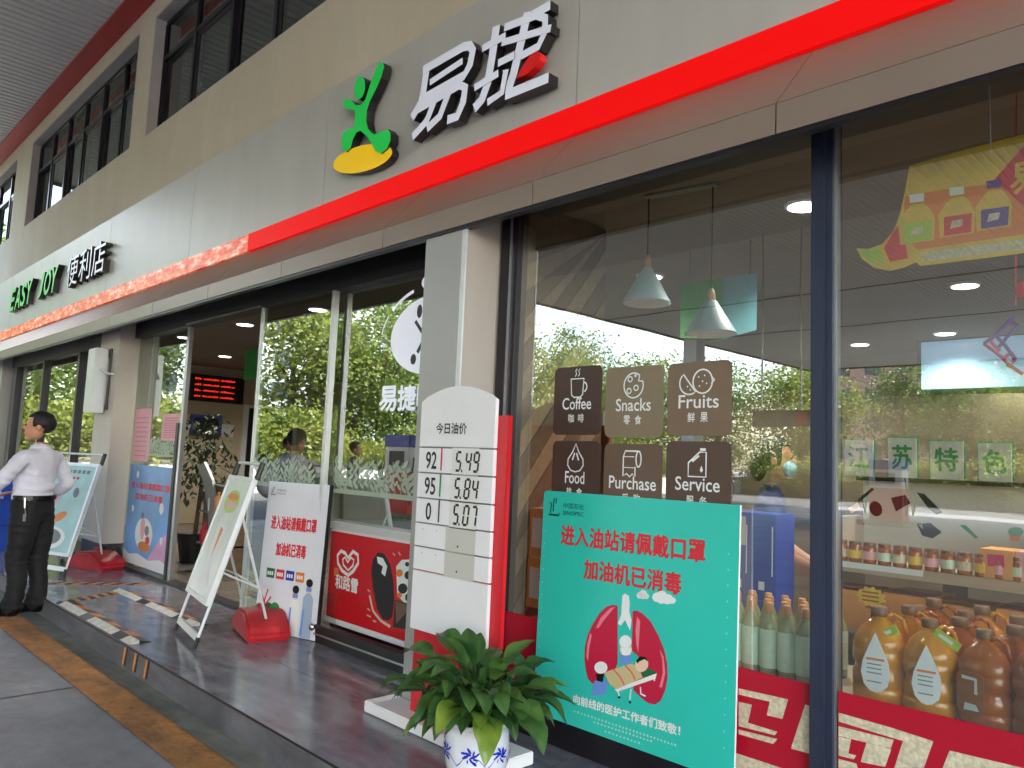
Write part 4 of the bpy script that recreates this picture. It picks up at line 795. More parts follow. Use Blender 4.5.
leaf_band(-6.18, -5.12, YD-.052, 1.22, 1.50, 1, 'frosted leaf band on the sliding door pane'); leaf_band(-5.05, -3.46, YD+.018, 1.22, 1.50, 2, 'frosted leaf band on the fixed pane above the freezer'); leaf_band(-8.85, -8.0, YD-.002, 1.40, 1.62, 3, 'frosted leaf band on the left door pane above the blue poster')
# round white coffee sticker and characters
CF = world('coffee_sign', 'round white lit sign with a leaping figure cut-out, half hidden by the pillar', 'sign'); yc = 2.998
cc_ = oy(431, 334, yc); rad = (oy(422, 296, yc)[2]-oy(422, 373, yc)[2])/2; f = fac(yc, cc_[0], cc_[2]); rad *= 1.02; rdx = cc_[0]-oy(391, 334, yc)[0]
MB().prism([f.p(a, b) for a, b in ellp(0, 0, rdx, rad, 40)], (0, .0015, 0)).build('disc', 'backlit_white', CF)
mb = MB(); ribbon(mb, f, [(-.04, -.06), (-.09, .02), (-.02, .14)], .03, 0, .001); ribbon(mb, f, [(-.09, .02), (-.17, .10)], .025, 0, .0012); ribbon(mb, f, [(-.06, -.05), (.02, -.13), (.0, -.2)], .035, 0, .0014); ribbon(mb, f, [(-.06, -.02), (-.13, -.11)], .03, 0, .0013); poly(mb, f, ellp(-.13, .16, .028, .045, 14), 0, .001); poly(mb, f, ellp(-.17, -.15, .03, .035, 14), 0, .001); mb.build('figure_cutout', 'black', CF)['kind'] = 'stuff'
mb = MB(); ribbon(mb, f, ellp(0, 0, rdx*1.25, rad*1.27, 14, 0, math.radians(112), math.radians(142)), .022, 0, .001); poly(mb, f, ellp(-rdx*.97, rad*.82, .016, .018, 10), 0, .001); ribbon(mb, f, ellp(0, 0, rdx*1.25, rad*1.27, 14, 0, math.radians(150), math.radians(172)), .012, 0, .001); text(mb, f, 'CO', -.12, rad*1.18, w=.24, h=.085, bold=.004); mb.build('ring_lettering', 'backlit_white', CF)['kind'] = 'stuff'
CT = world('coffee_lettering', 'white lit block characters on the pane beneath the round sign', 'lettering'); a = oy(379, 411, yc); b = oy(398, 386, yc); cw = b[0]-a[0]
for i, ch in enumerate('易捷咖'): 
    f = fac(yc, a[0]+i*cw*1.04, a[2]); text(MB(), f, ch, 0, 0, w=cw*.95, h=b[2]-a[2], bold=.006, lift=.001).build('letter', 'backlit_white', CT)

# ------------------------------------------------------------------ ice-cream freezer behind the fixed pane
FZ = world('ice_cream_freezer', 'red ice cream chest freezer with white heart logo behind the door glass', 'freezer')
fx0, fx1, fy0, fy1 = -5.17, -3.5, 3.17, 3.85
box('cabinet', 'white', (fx0, fx1, fy0+.01, fy1, ZP+.10, .95), FZ, bev=.01); box('base_grille', 'black', (fx0+.02, fx1-.02, fy0+.04, fy1-.04, ZP+.02, ZP+.099), FZ)
box('front_panel', 'red_gloss', (fx0+.03, fx1-.02, fy0, fy0+.009, ZP+.14, .93), FZ); box('bottom_trim', 'white', (fx0+.01, fx1-.01, fy0-.004, fy0+.009, ZP+.10, ZP+.138), FZ); box('top_rim', 'alu_white', (fx0-.005, fx1+.005, fy0-.006, fy1, .951, 1.0), FZ, bev=.006)
box('lid', 'door_glass', (fx0+.04, fx1-.04, fy0+.03, fy1-.03, 1.001, 1.02), FZ)
f = fac(fy0, 0, 0)
def fzp(px, py): return tuple(oy(px, py, fy0)[[0, 2]])
z3 = lambda pts: [fzp(320+a/4.518, 500+b/4.518) for a, b in pts]
mb = MB(); ribbon(mb, f, z3([(128, 262), (150, 232), (172, 248), (174, 285), (150, 322), (128, 340), (100, 318), (82, 285), (80, 250), (96, 230), (115, 240)]), .026, 0, .0015, True); ribbon(mb, f, z3([(126, 282), (140, 260), (154, 270), (150, 295), (128, 318), (106, 292), (104, 268), (114, 258)]), .016, 0, .0017, True); mb.build('heart_logo', 'ink_white', FZ)
a = fzp(320+70/4.518, 500+385/4.518); b = fzp(320+170/4.518, 500+410/4.518)
text(MB(), f, '和路雪', a[0], b[1]-.02, w=b[0]-a[0], h=.10, bold=.003).build('lettering', 'ink_white', FZ)
mb = MB(); cc = ['black', 'ink_white', 'wood_dark', 'orange_print', 'cream']
poly(mb, f, z3([(262, 236), (290, 242), (318, 290), (332, 370), (336, 450), (326, 530), (310, 545), (285, 540), (258, 490), (240, 400), (232, 320), (240, 270)]), 0, .0015); poly(mb, f, z3([(258, 255), (285, 262), (305, 300), (295, 345), (278, 330), (285, 300), (262, 285)]), 1, .0018)
poly(mb, f, z3([(345, 300), (370, 270), (440, 268), (440, 480), (395, 480), (350, 430)]), 1, .0016); poly(mb, f, z3([(340, 450), (440, 480), (440, 590), (330, 575)]), 0, .0017); poly(mb, f, z3([(342, 455), (415, 480), (345, 560)]), 2, .0019)
for k, (x, y, r) in enumerate(((360, 330, 16), (375, 400, 22), (400, 340, 18), (360, 430, 12), (405, 440, 20), (395, 290, 10))): poly(mb, f, [p for p in z3(ellp(x, y, r, r*1.1, 9))], 0 if k % 3 else 3, .002+k*.0001)
ribbon(mb, f, z3([(225, 430), (240, 500), (275, 545), (318, 572)]), .02, 4, .0016)
for q in ([(215, 490), (228, 500)], [(212, 520), (230, 528)], [(240, 545), (255, 550)], [(216, 405), (228, 415)], [(330, 240), (340, 250)], [(355, 235), (365, 250)]): ribbon(mb, f, z3(q), .01, 4, .0018)
mb.build('ice_cream_picture', cc, FZ)['kind'] = 'stuff'; poly(MB(), f, z3([(65, 305), (85, 308), (84, 345), (62, 340)]), 0, .001).build('price_tag', 'orange_print', FZ)
MB().prism([f.p(a, b, .03) for a, b in z3([(34, 415), (90, 420), (85, 570), (28, 560)])], (0, .004, 0)).build('leaflet_holder', 'clear_plastic', FZ)

# ------------------------------------------------------------------ interior
LT = [(805, 205), (965, 285), (570, 257), (650, 276), (860, 344), (945, 333), (1015, 338), (728, 354), (245, 324), (225, 356), (318, 309), (185, 337)]
wh = ['above the right-hand window display', 'deep in the right-hand window', 'beside the boarded partition', 'behind the left pendant lamp', 'at the back, far right window, left of two', 'at the back, far right window, right of two', 'at the right edge near the magenta knot', 'low behind the light blue sheet', 'over the doorway', 'in front of the red display board', 'behind the sliding door pane', 'behind the left door pane']
for (px, py), lab in zip(LT, wh):
    p = oz(px, py, 2.995); t = thing('downlight', 'round lit ceiling downlight '+lab, 'ceiling light', tuple(p), 0, 'ceiling downlights')
    MB().lathe([(.10, -.012), (.112, -.004), (.112, .004)], n=24).build('rim', 'white', t); MB().lathe([(.092, -.0145), (.092, -.0125)], n=24).build('lens', 'lamp_glow', t)
    ld = bpy.data.lights.new('downlight_lamp', 'SPOT'); ld.energy = 17; ld.shadow_soft_size = .09; ld.spot_size = math.radians(140); ld.spot_blend = .6; ld.color = (1, .93, .82); lo = bpy.data.objects.new('lamp', ld); COL.objects.link(lo); lo.parent = t; lo.location = (0, 0, -.03)
for (lx, ly, lab) in ((-.3, 4.1, 'added out of view to light the bottles, left of two'), (1.2, 4.1, 'added out of view to light the bottles, right of two')):  # two unseen lamps added to brighten the window goods
    t = thing('downlight', 'round lit ceiling downlight '+lab, 'ceiling light', (lx, ly, 2.995), 0, 'ceiling downlights'); MB().lathe([(.092, -.0145), (.092, -.0125)], n=24).build('lens', 'lamp_glow', t); MB().lathe([(.10, -.012), (.112, -.004), (.112, .004)], n=24).build('rim', 'white', t)
    ld = bpy.data.lights.new('downlight_lamp', 'SPOT'); ld.energy = 17; ld.shadow_soft_size = .09; ld.spot_size = math.radians(140); ld.spot_blend = .6; ld.color = (1, .93, .82); lo = bpy.data.objects.new('lamp', ld); COL.objects.link(lo); lo.parent = t; lo.location = (0, 0, -.03)
def pendant(px_top, py_top, neck, rim, label):
    a = oz(*px_top, 2.99) if False else None
ra, rb = oz(649, 198, 2.985), oz(713, 186, 2.985)
PR = world('pendant_rail', 'grey ceiling rail carrying the two pendant lamps', 'ceiling rail'); d = Vector(rb-ra); d.normalize(); nn = Vector((-d.y, d.x, 0))*.03
MB().prism([Vector(ra)-nn-d*.02, Vector(rb)-nn+d*.02, Vector(rb)+nn+d*.02, Vector(ra)+nn-d*.02], (0, 0, .012)).build('rail', 'steel_sheet', PR)
for (q, ny, ry, lab) in ((ra, 255, 303, 'left pale blue cone pendant lamp behind the window'), (rb, 298, 340, 'right pale blue cone pendant lamp in front of the green sheet')):
    dist = q[1]; zn = oy(650, ny, dist)[2]; zr = oy(650, ry, dist)[2]; t = thing('pendant_lamp', lab, 'pendant lamp', (q[0], q[1], zr), 0, 'pendant lamps')
    H = zn-zr; MB().tube((0, 0, H), (0, 0, 2.98-zr), .004, n=6).build('cord', 'cord', t); MB().lathe([(.022, H*.72), (.02, H*.9), (.012, H)], n=12).build('neck', 'lamp_wood', t)
    MB().lathe([(.134, 0), (.132, .004), (.03, H*.72), (.0225, H*.74)], n=32).build('shade', 'lamp_shade', t, True); MB().lathe([(.122, -.003), (.124, -.0005)], n=24).build('diffuser', 'white', t)
def two_sheet(label, p0, p1, p2, y0, name='hanging_sheet'):
    t = world(name, label, 'ceiling sign', 'green and blue ceiling signs')
    return t
HS = world('hanging_sign', 'green and blue ceiling-hung sheets behind the right pendant lamp', 'ceiling sign', 'green and blue ceiling signs')
def sheet(par, pts, y, m): MB().prism([Vector(oy(a, b, y)) for a, b in pts], (0, .006, 0)).build('sheet', m, par)
sheet(HS, [(681, 284), (722, 278), (722, 339), (680, 338)], 4.5, 'green_sheet'); sheet(HS, [(722.5, 278), (757, 273), (756, 330), (722.5, 339)], 4.5, 'blue_sheet')
for px in (690, 750): p = oy(px, 278, 4.503); MB().tube((p[0], 4.503, p[2]-.02), (p[0], 4.503, 3.0), .003, n=5).build('wire', 'cord', HS)
HD = world('hanging_sign', 'green and blue ceiling-hung sheets seen through the open doorway', 'ceiling sign', 'green and blue ceiling signs')
xh = -10.5
for pts, m in (([(246, 350), (257, 348), (257, 379), (244, 380)], 'green_sheet'), ([(257.3, 348), (268, 349), (266, 377), (257, 379)], 'blue_sheet')): MB().prism([Vector(ox(a, b, xh)) for a, b in pts], (-.006, 0, 0)).build('sheet', m, HD)
p = ox(257, 350, xh-.003); MB().tube((xh-.003, p[1], p[2]-.02), (xh-.003, p[1], 3.0), .003, n=5).build('wire', 'cord', HD)
# LED board and the far side wall
LB = world('led_board', 'black electronic board with four rows of red lights on the shop side wall', 'display'); xl = -13.9
c1 = ox(192.5, 373, xl); c2 = ox(243, 404, xl); c3 = ox(243, 379, xl)
y0_, y1_ = c1[1], c2[1]; zb1 = (c1[2]+c3[2])/2; zb0 = c2[2]-.01
box('case', 'black', (xl-.09, xl, y0_, y1_, zb0, zb1), LB); f = Frame((xl, y0_, zb0), (0, 1, 0), (0, 0, 1)); w, h = y1_-y0_, zb1-zb0
for r in range(4):
    mb = MB(); v = h*(.80-.215*r); u = w*.06; rr = random.Random(r)
    for k in range(22):
        cw = w*.03 if k > 2 else w*.042
        if k in (3, 13): u += w*.03
        hh = h*.075*rr.uniform(.5, 1); poly(mb, f, [(u, v), (u+cw*.7, v), (u+cw*.7, v+hh), (u, v+hh)], 0, .003); u += cw
    mb.build('light_row', 'led_red', LB)['kind'] = 'stuff'
SD = world('staff_door', 'dark inner door with pale frame on the far side wall', 'door'); a = ox(249, 408, xl-.05); b = ox(268, 500, xl-.05)
box('frame', 'white', (-14.0, -13.94, a[1]-.08, b[1]+.5, ZP, a[2]+.06), SD); box('leaf', 'black', (-13.94, -13.92, a[1], b[1]+.4, ZP, a[2]), SD)
VS = world('lit_menu_screen', 'violet-edged screen on the far side wall behind the doorway plant', 'screen'); a = ox(192, 414, xl); b = ox(221, 437, xl)
box('case', 'black', (xl-.06, xl-.01, a[1], b[1], b[2], a[2]), VS); MB().box(xl-.0098, xl-.004, a[1]+.0, a[1]+.05, b[2], a[2]).box(xl-.0098, xl-.004, b[1]-.05, b[1], b[2], a[2]).box(xl-.0098, xl-.004, a[1]+.051, b[1]-.051, a[2]-.05, a[2]).build('glow_edge', 'led_violet', VS)
WPn = world('wall_notice', 'small white notice on the side wall beside the violet-edged screen', 'notice'); a = ox(221, 424, xl-.08); b = ox(233, 437, xl-.08); box('sheet', 'white', (xl-.09, xl-.08, a[1], b[1], b[2], a[2]), WPn)
# plant and rack in the doorway
DP = thing('doorway_plant', 'dark bushy plant in a pot just inside the doorway', 'plant', (-9.35, 3.9, ZP)); mb = MB()
MB().lathe([(.15, 0), (.2, .3), (.21, .33), (.18, .33)], n=20).build('pot', 'black', DP); MB().path([(0, 0, .3), (.03, .02, .9), (0, 0, 1.3)], [.03, .025, .015]).build('stem', 'bark', DP)
for k in range(520):
    a = random.uniform(0, 6.28); e = random.uniform(-1, 1); r = .48*random.random()**.4; c = Vector((r*math.cos(a)*math.sqrt(1-e*e)*.85, r*math.sin(a)*math.sqrt(1-e*e)*.85, 1.25+e*r*1.2)); d = Vector((random.gauss(0, 1), random.gauss(0, 1), random.gauss(-.6, .6))).normalized(); s = d.cross(Vector((0, 0, 1))).normalized()*.025
    L = random.uniform(.08, .14); mb.add([c, c+d*L*.5+s, c+d*L, c+d*L*.5-s], [[0, 1, 2, 3]])
mb.build('foliage', 'leaf_dark', DP)
RK = world('leaflet_rack', 'grey rack with curved side panel inside the doorway', 'rack'); rx = -8.9
cur = [(197, 466), (204, 462), (212, 480), (216, 510), (215, 550), (210, 592), (204, 592), (208, 550), (208, 510), (203, 482)]
MB().prism([Vector(oy(a, b, 3.65)) for a, b in cur], (0, .03, 0)).build('side_panel', 'steel_sheet', RK)
for z in (.45, .8, 1.1): box('shelf', 'steel_sheet', (-8.72, -8.1, 3.66, 3.95, z, z+.02), RK)
box('counter_panel', 'wood_dark', (-8.7, -8.1, 3.7, 3.98, ZP, 1.12), RK)
for k, (x, m, z) in enumerate(((-8.6, 'ink_red2', .47), (-8.45, 'white', .82), (-8.3, 'carton', .82))): tag(MB().lathe([(.04, 0), (.045, .02), (.045, .14), (.02, .18), (.018, .22)], (x, 3.69-.0, z), 14).build('drink_bottle', m), ('red', 'white', 'tan')[k]+' bottle on the leaflet rack inside the doorway', 'bottle', 'bottles on the rack')
# counters deep in the shop give the reflections something dark behind them
CN = world('sales_counter', 'long dark wooden sales counter inside the shop', 'counter'); box('front', 'wood_dark', (-7.5, -1.9, 6.3, 6.9, ZP, 1.1), CN); box('top', 'black', (-7.55, -1.85, 6.25, 6.95, 1.1, 1.14), CN)
# cartons behind the first window
CB = 0
for k, (z0, z1, yy) in enumerate(((.72, .985, 3.11), (.99, 1.25, 3.115))):
    t = world('snack_carton', ('lower orange carton beside the boarded partition', 'upper orange carton beside the boarded partition')[k], 'carton', 'orange cartons in the first window')
    box('box', 'carton', (-3.02, -2.66, yy, yy+.28, z0, z1), t); box('print', 'carton_dark', (-2.85, -2.74, yy-.002, yy-.0005, z0+.1, z0+.13), t); box('window', 'white', (-3.0, -2.93, yy-.002, yy-.0005, z0+.05, z1-.05), t)
    box('flap', 'panel_white', (-3.01, -2.67, yy+.01, yy+.2, z1, z1+.004), t)
DS = world('display_shelf', 'low display shelf carrying the oil bottles behind the windows', 'shelf')
box('top', 'shelf_grey', (-2.95, 2.3, 2.96, 3.52, .655, .68), DS); box('front', 'shelf_grey', (-2.95, 2.3, 2.975, 3.0, ZP, .654), DS); box('top', 'shelf_grey', (-2.95, 2.3, 3.521, 4.2, .60, .63), DS)

# ------------------------------------------------------------------ bottles in the window
def jar_lbl(o): return o
def pale_bottle(label, x, y):
    t = thing('oil_bottle', label, 'bottle', (x, y, .6805), random.uniform(0, .3), 'pale bottles with orange caps'); return t
proto = {}
def make(kind):
    L = []
    if kind == 'pale':
        L.append(('body', MB().lathe([(.030, 0), (.036, .006), (.036, .19), (.034, .205), (.020, .24), (.014, .252)], n=18), 'oil_pale')); L.append(('label', MB().lathe([(.0368, .035), (.0372, .036), (.0372, .185), (.0368, .186)], n=18), 'label_pale')); L.append(('cap', MB().lathe([(.016, .250), (.017, .253), (.016, .285), (.013, .29)], n=14), 'cap_orange'))
        mb = MB()
        for z in (.06, .085, .11, .135, .16): mb.lathe([(.0374, z), (.0384, z+.006), (.0374, z+.012)], n=18)
        L.append(('ribs', mb, 'label_pale'))
    else:
        mb = MB(); prof = [(.084, 0), (.092, .012), (.092, .05), (.088, .055), (.092, .06), (.092, .10), (.083, .115), (.083, .13), (.092, .145), (.092, .175), (.088, .18), (.091, .186), (.086, .215), (.066, .255), (.035, .283), (.024, .292), (.024, .30)]
        L.append(('body', mb.lathe(prof, n=22, sx=1, sy=.78), 'oil_'+kind)); L.append(('cap', MB().lathe([(.027, .299), (.029, .303), (.028, .328), (.024, .332)], n=16), 'cap_brown'))
        h = MB(); h.path([(.02, 0, .296), (.045, 0, .31), (.075, 0, .295), (.088, 0, .25)], .008, 6); L.append(('handle', h, 'oil_'+kind))
        f = Frame((0, -.078, 0), (1, 0, 0), (0, 0, 1))
        if kind == 'amber':
            q = MB(); pts = [(0, .25), (-.02, .205), (-.042, .15), (-.048, .11), (-.038, .07), (-.018, .05), (0, .046), (.018, .05), (.038, .07), (.048, .11), (.042, .15), (.02, .205)]; q.prism([f.p(a, b, .004-.35*a*a*20*.1) for a, b in pts], (0, .003, 0)); L.append(('label', q, 'label_blue'))
            q = MB(); poly(q, f, [(-.03, .155), (.03, .155), (.03, .163), (-.03, .163)], 0, .006); L.append(('label_band', q, 'orange_print')); q = MB(); [poly(q, f, [(-.028, z), (.02, z), (.02, z+.004), (-.028, z+.004)], 0, .006) for z in (.14, .125, .11, .08)]; L.append(('label_print', q, 'ink_grey'))
        else:
            q = MB(); q.prism([f.p(a, b, .006) for a, b in rrect(-.05, .045, .05, .19, .02)], (0, .003, 0)); L.append(('label', q, 'carton_dark')); q = MB(); ribbon(q, f, [(-.03, .17), (.02, .17), (.02, .12)], .012, 0, .008); poly(q, f, [(-.025, .06), (.03, .065), (.02, .085), (-.02, .085)], 0, .008); L.append(('label_print', q, 'label_blue'))
    o = thing('oil_bottle', '', 'bottle')
    for nm, mb, m in L: mb.build(nm, m, o, nm in ('body', 'cap', 'label', 'handle') and kind != 'x' and nm != 'label')
    return o
def stand(kind, x, y, z, label, group, rz=0, s=1):
    if kind not in proto: proto[kind] = o = make(kind)
    else: o = copy_tree(proto[kind])
    o.location = (x, y, z); o.rotation_euler.z = rz; o.scale = (s, s, s); tag(o, label, 'bottle', group); return o
rowz = ['front', 'second', 'third']
for r in range(4):
    for i in range(6):
        x = -1.80+i*.077+(.03 if r % 2 else 0); y = 3.045+r*.078
        if x > -1.36: continue
        stand('pale', x, y, .681, ['front-row', 'second-row', 'third-row', 'back-row'][r]+' pale oil bottle, number %s from the turquoise board' % ['one', 'two', 'three', 'four', 'five', 'six'][i], 'pale oil bottles', random.uniform(-.2, .2))
for r in range(4):
    for i in range(6):
        x = -1.245+.105+i*.172+(.06 if r == 1 else .02*r); y = 3.065+r*.135
        kind = 'amber' if (i+r) % 4 < 2 else 'brown'
        if i == 0 and r == 0: x += .0
        stand(kind, x, y, .681, ['front-row', 'second-row', 'third-row', 'back-row'][r]+' %s oil bottle, number %s from the dark mullion' % (('amber teardrop-label', 'dark brown')[kind == 'brown'], ['one', 'two', 'three', 'four', 'five', 'six', 'seven', 'eight', 'nine'][i]), 'large oil bottles', random.uniform(-.35, .35), random.uniform(.95, 1.04))
# starburst price and green tags
SB = world('price_burst', 'yellow starburst price tag above the amber bottles', 'price tag'); p = oy(871, 597, 3.2); f = fac(3.2, p[0], p[2])
MB().prism([f.p(a, b) for a, b in [(.058*(1 if k % 2 else .74)*math.cos(k*math.pi/11), .042*(1 if k % 2 else .76)*math.sin(k*math.pi/11)) for k in range(22)]], (0, .003, 0)).build('card', 'yellow_print', SB)
mb = MB(); [poly(mb, f, [(-.035, z), (.03, z), (.03, z+.007), (-.035, z+.007)], 0, .001) for z in (.014, -.002, -.018)]; mb.build('print', 'carton_dark', SB)
MB().tube((p[0], 3.204, p[2]), (p[0], 3.204, .681), .003, n=5).build('stick', 'cord', SB)
for k, (px, py, yy, lab) in enumerate(((886, 633, 3.02, 'first'), (947, 640, 3.04, 'second'))):
    t = world('neck_tag', 'green neck tag on an amber oil bottle, %s from the mullion' % lab, 'price tag', 'green neck tags'); p = oy(px, py, yy); f = fac(yy, p[0], p[2]); c, s_ = math.cos(.5-k), math.sin(.5-k)
    MB().prism([f.p(a*c-b*s_, a*s_+b*c) for a, b in ((-.045, -.016), (.045, -.016), (.045, .016), (-.045, .016))], (0, .002, 0)).build('card', 'lime_print', t); mb = MB(); poly(mb, f, [(a*c-b*s_, a*s_+b*c) for a, b in ((-.03, -.006), (.02, -.006), (.02, .006), (-.03, .006))], 0, .001); mb.build('print', 'white', t)
# shelf unit with jars, cartons, white panel and cards
SU = world('shelf_unit', 'grey brown shelf unit behind the oil bottles', 'shelf'); ys = 3.72
box('board', 'shelf_grey', (-1.62, 2.2, ys, ys+.42, 1.055, 1.10), SU); box('lower_board', 'shelf_grey', (-1.62, 2.2, ys, ys+.42, .78, .80), SU); box('price_rail', 'label_blue', (-1.6, -1.2, ys-.006, ys-.001, 1.075, 1.10), SU)
for x in (-1.66, -.70, .4): box('post', 'shelf_grey', (x, x+.04, ys+.02, ys+.44, .63, 1.30), SU)
box('back_panel', 'panel_white', (-1.62, 2.2, ys+.425, ys+.44, 1.101, 1.50), SU)
f = fac(ys+.424, 0, 0)
def sp(px, py): return tuple(oy(px, py, ys+.424)[[0, 2]])
z8 = lambda pts: [sp(820+a/4.8, 400+b/4.8) for a, b in pts]
mb = MB(); cc = ['black', 'skin_print', 'ink_red2', 'card_green', 'orange_print', 'poster_teal', 'ink_grey']
ribbon(mb, f, z8([(255, 425), (185, 485)]), .015, 0, .001); poly(mb, f, z8([(135, 520), (180, 490), (195, 520), (150, 545)]), 1, .0012); poly(mb, f, z8(ellp(268, 522, 30, 38, 14, -.4)), 0, .001); poly(mb, f, z8([(340, 470), (410, 455), (435, 495), (365, 535)]), 0, .001); poly(mb, f, z8([(465, 445), (500, 450), (590, 540), (560, 550), (520, 520)]), 0, .001); poly(mb, f, z8([(465, 595), (530, 590), (585, 635), (540, 665), (490, 650)]), 0, .001); poly(mb, f, z8([(470, 600), (490, 595), (495, 620)]), 5, .0013)
poly(mb, f, z8([(170, 580), (215, 590), (200, 630), (165, 625)]), 2, .001); poly(mb, f, z8([(670, 600), (700, 600), (760, 660), (745, 665)]), 3, .001); poly(mb, f, z8(ellp(940, 632, 38, 22, 14)), 3, .001); poly(mb, f, z8([(905, 640), (970, 640), (955, 680), (915, 675)]), 4, .0008); mb.build('food_drawings', cc, SU)['kind'] = 'stuff'
JL = ['front', 'back']
lidm = ['ink_red2', 'lime_print', 'card_green', 'orange_print']
jar = MB().lathe([(.026, 0), (.029, .004), (.029, .07), (.024, .08)], n=14); 
j0 = None
for i in range(13):
    x = -1.575+i*.066
    if x > -.74: break
    t = thing('sauce_jar', '%s labelled sauce jar, %s from the mullion on the jar shelf' % (('cream', 'yellow', 'red', 'green')[i % 4], ['first', 'second', 'third', 'fourth', 'fifth', 'sixth', 'seventh', 'eighth', 'ninth', 'tenth', 'eleventh', 'twelfth', 'thirteenth'][i]), 'jar', (x, ys+.045, 1.1005), random.uniform(-.3, .3), 'sauce jars in a row')
    if j0 is None:
        bd = jar.build('glass', 'oil_brown', t, True).data; ldm = MB().lathe([(.027, .08), (.027, .094), (.025, .096)], n=14).build('lid', 'cap_brown', t).data; j0 = 1
    else:
        for nm, dd in (('glass', bd), ('lid', ldm)): o = bpy.data.objects.new(nm, dd); COL.objects.link(o); o.parent = t
    MB().lathe([(.0295, .018), (.030, .019), (.030, .055), (.0295, .056)], n=14).build('label', ['cream', 'yellow_print', 'notice_pink', 'label_pale'][i % 4], t)
for i, (px0_, px1_, lab) in enumerate(((979, 1013, 'open tan carton at the end of the jar row'), (1015, 1060, 'pink tan carton at the right edge beside the jar row'))):
    a = oy(px0_, 540, ys+.02); b = oy(px1_, 572, ys+.02); t = world('shelf_carton', lab, 'carton', 'cartons on the jar shelf'); box('box', ['carton', 'notice_pink'][i], (a[0], b[0], ys+.02, ys+.2, 1.101, 1.22), t); box('print', 'magenta', (a[0]+.03, b[0]-.03, ys+.018, ys+.0195, 1.15, 1.20), t)
for i in range(6):
    x = -1.60+i*.225; t = world('lower_carton', 'brown carton on the lower shelf, number %s from the mullion' % ['one', 'two', 'three', 'four', 'five', 'six'][i], 'carton', 'brown cartons under the jar shelf')
    if i < 4: box('box', 'carton', (x, x+.215, ys+.01, ys+.3, .801, .97+.012*(i % 2)), t); box('print', 'carton_dark', (x+.15, x+.19, ys+.008, ys+.0095, .9, .925), t); box('flap', 'carton_dark', (x+.004, x+.21, ys+.012, ys+.14, .985, .988), t)
    else: box('box', 'black', (x+.03, x+.18, ys+.01, ys+.3, .801, .99), t); box('lid', 'wood_dark', (x+.03, x+.18, ys+.01, ys+.3, .991, 1.0), t)
yc4 = ys+.36
for ch, (pa, pb), lab in zip('江苏特色', (((844.5, 440), (873, 481)), ((888, 438), (916.5, 485)), ((930, 441), (963.5, 484)), ((978, 443), (1012, 488))), ('first', 'second', 'third', 'fourth')):
    a = oy(pa[0], pa[1], yc4); b = oy(pb[0], pb[1], yc4); t = world('character_card', 'white card with one green character, %s of the row of four' % lab, 'card', 'green character cards')
    z0_ = 1.503; box('card', 'panel_white', (a[0], b[0], yc4, yc4+.01, z0_, a[2]), t); box('border', 'card_green', (a[0]-.006, b[0]+.006, yc4+.011, yc4+.016, z0_, a[2]+.006), t); f = fac(yc4, a[0], z0_); w = b[0]-a[0]; h = a[2]-z0_; text(MB(), f, ch, w*.15, h*.22, w=w*.7, h=h*.6, bold=.0025).build('letter', 'card_green', t)
box('card_shelf', 'black', (-1.62, 2.2, ys+.33, ys+.424, 1.48, 1.50), SU)
# blue milk cartons
for k, (xa, xb, z0_, z1_, yy) in enumerate(((-2.04, -1.93, .885, 1.30, 3.54), (-1.925, -1.80, .885, 1.30, 3.55), (-2.04, -1.80, .68, .884, 3.54))):
    t = world('milk_carton', ('white topped blue milk carton behind the turquoise board', 'plain blue milk carton beside the white topped one', 'blue carton beneath the two milk cartons')[k], 'carton', 'blue milk cartons'); box('box', 'blue_box', (xa, xb, yy, yy+.2, z0_, z1_), t, bev=.003)
    if k == 0: box('label', 'panel_white', (xa+.005, xb-.02, yy-.002, yy-.0005, z1_-.16, z1_-.02), t)
    box('print', 'label_blue', (xa+.04, xa+.07, yy-.002, yy-.0005, z0_+.05, z0_+.09), t); box('stripe', 'label_blue', (xb-.018, xb-.012, yy-.002, yy-.0005, z0_+.12, z1_-.06), t)
# hanging oil banner
HB = world('hanging_banner', 'yellow shaped banner showing oil bottles hanging inside the right-hand window', 'banner'); yb_ = 3.05
P2 = lambda pts, dy=0: [Vector(oy(a, b, yb_-dy)) for a, b in pts]
out = [(909, 166), (960, 151), (1024, 134), (1090, 116), (1090, 244), (1024, 253), (920, 266), (916, 262), (905, 267), (890, 271), (874, 268), (862, 259), (856, 248), (868, 249), (882, 244), (893, 232), (900, 214), (905, 190)]
MB().prism(P2(out), (0, .004, 0)).build('sheet', 'yellow_print', HB)
def bp_(nm, pts, m, d): MB().prism(P2(pts, d), (0, .0004, 0)).build(nm, m, HB)
bp_('lower_edge', [(922, 262), (1024, 249), (1090, 240), (1090, 228), (1024, 239), (920, 253)], 'cream', .001)
bp_('print_field', [(905, 196), (940, 190), (1024, 180), (1024, 234), (918, 250), (902, 235)], 'orange_print', .0008)
for k, (cx, m, cap) in enumerate(((917, 'lime_print', 'ink_white'), (957, 'ink_red2', 'ink_white'), (994, 'purple_print', 'purple_print'))):
    o = -k*7
    bp_('bottle_picture', [(cx-17, 245+o), (cx-19, 222+o), (cx-12, 212+o), (cx-6, 205+o), (cx+7, 203+o), (cx+13, 209+o), (cx+18, 218+o), (cx+17, 240+o)], 'yellow_print', .0014+k*.0001)
    bp_('bottle_label', [(cx-13, 243+o), (cx-13, 224+o), (cx+15, 220+o), (cx+14, 239+o)], m, .0022+k*.0001); bp_('bottle_cap', [(cx-7, 203+o), (cx-8, 195+o), (cx+7, 193+o), (cx+7, 201+o)], cap, .0018+k*.0001); bp_('label_print', [(cx-7, 236+o), (cx-5, 228+o), (cx+6, 226+o), (cx+5, 233+o)], 'cream', .0028+k*.0001)
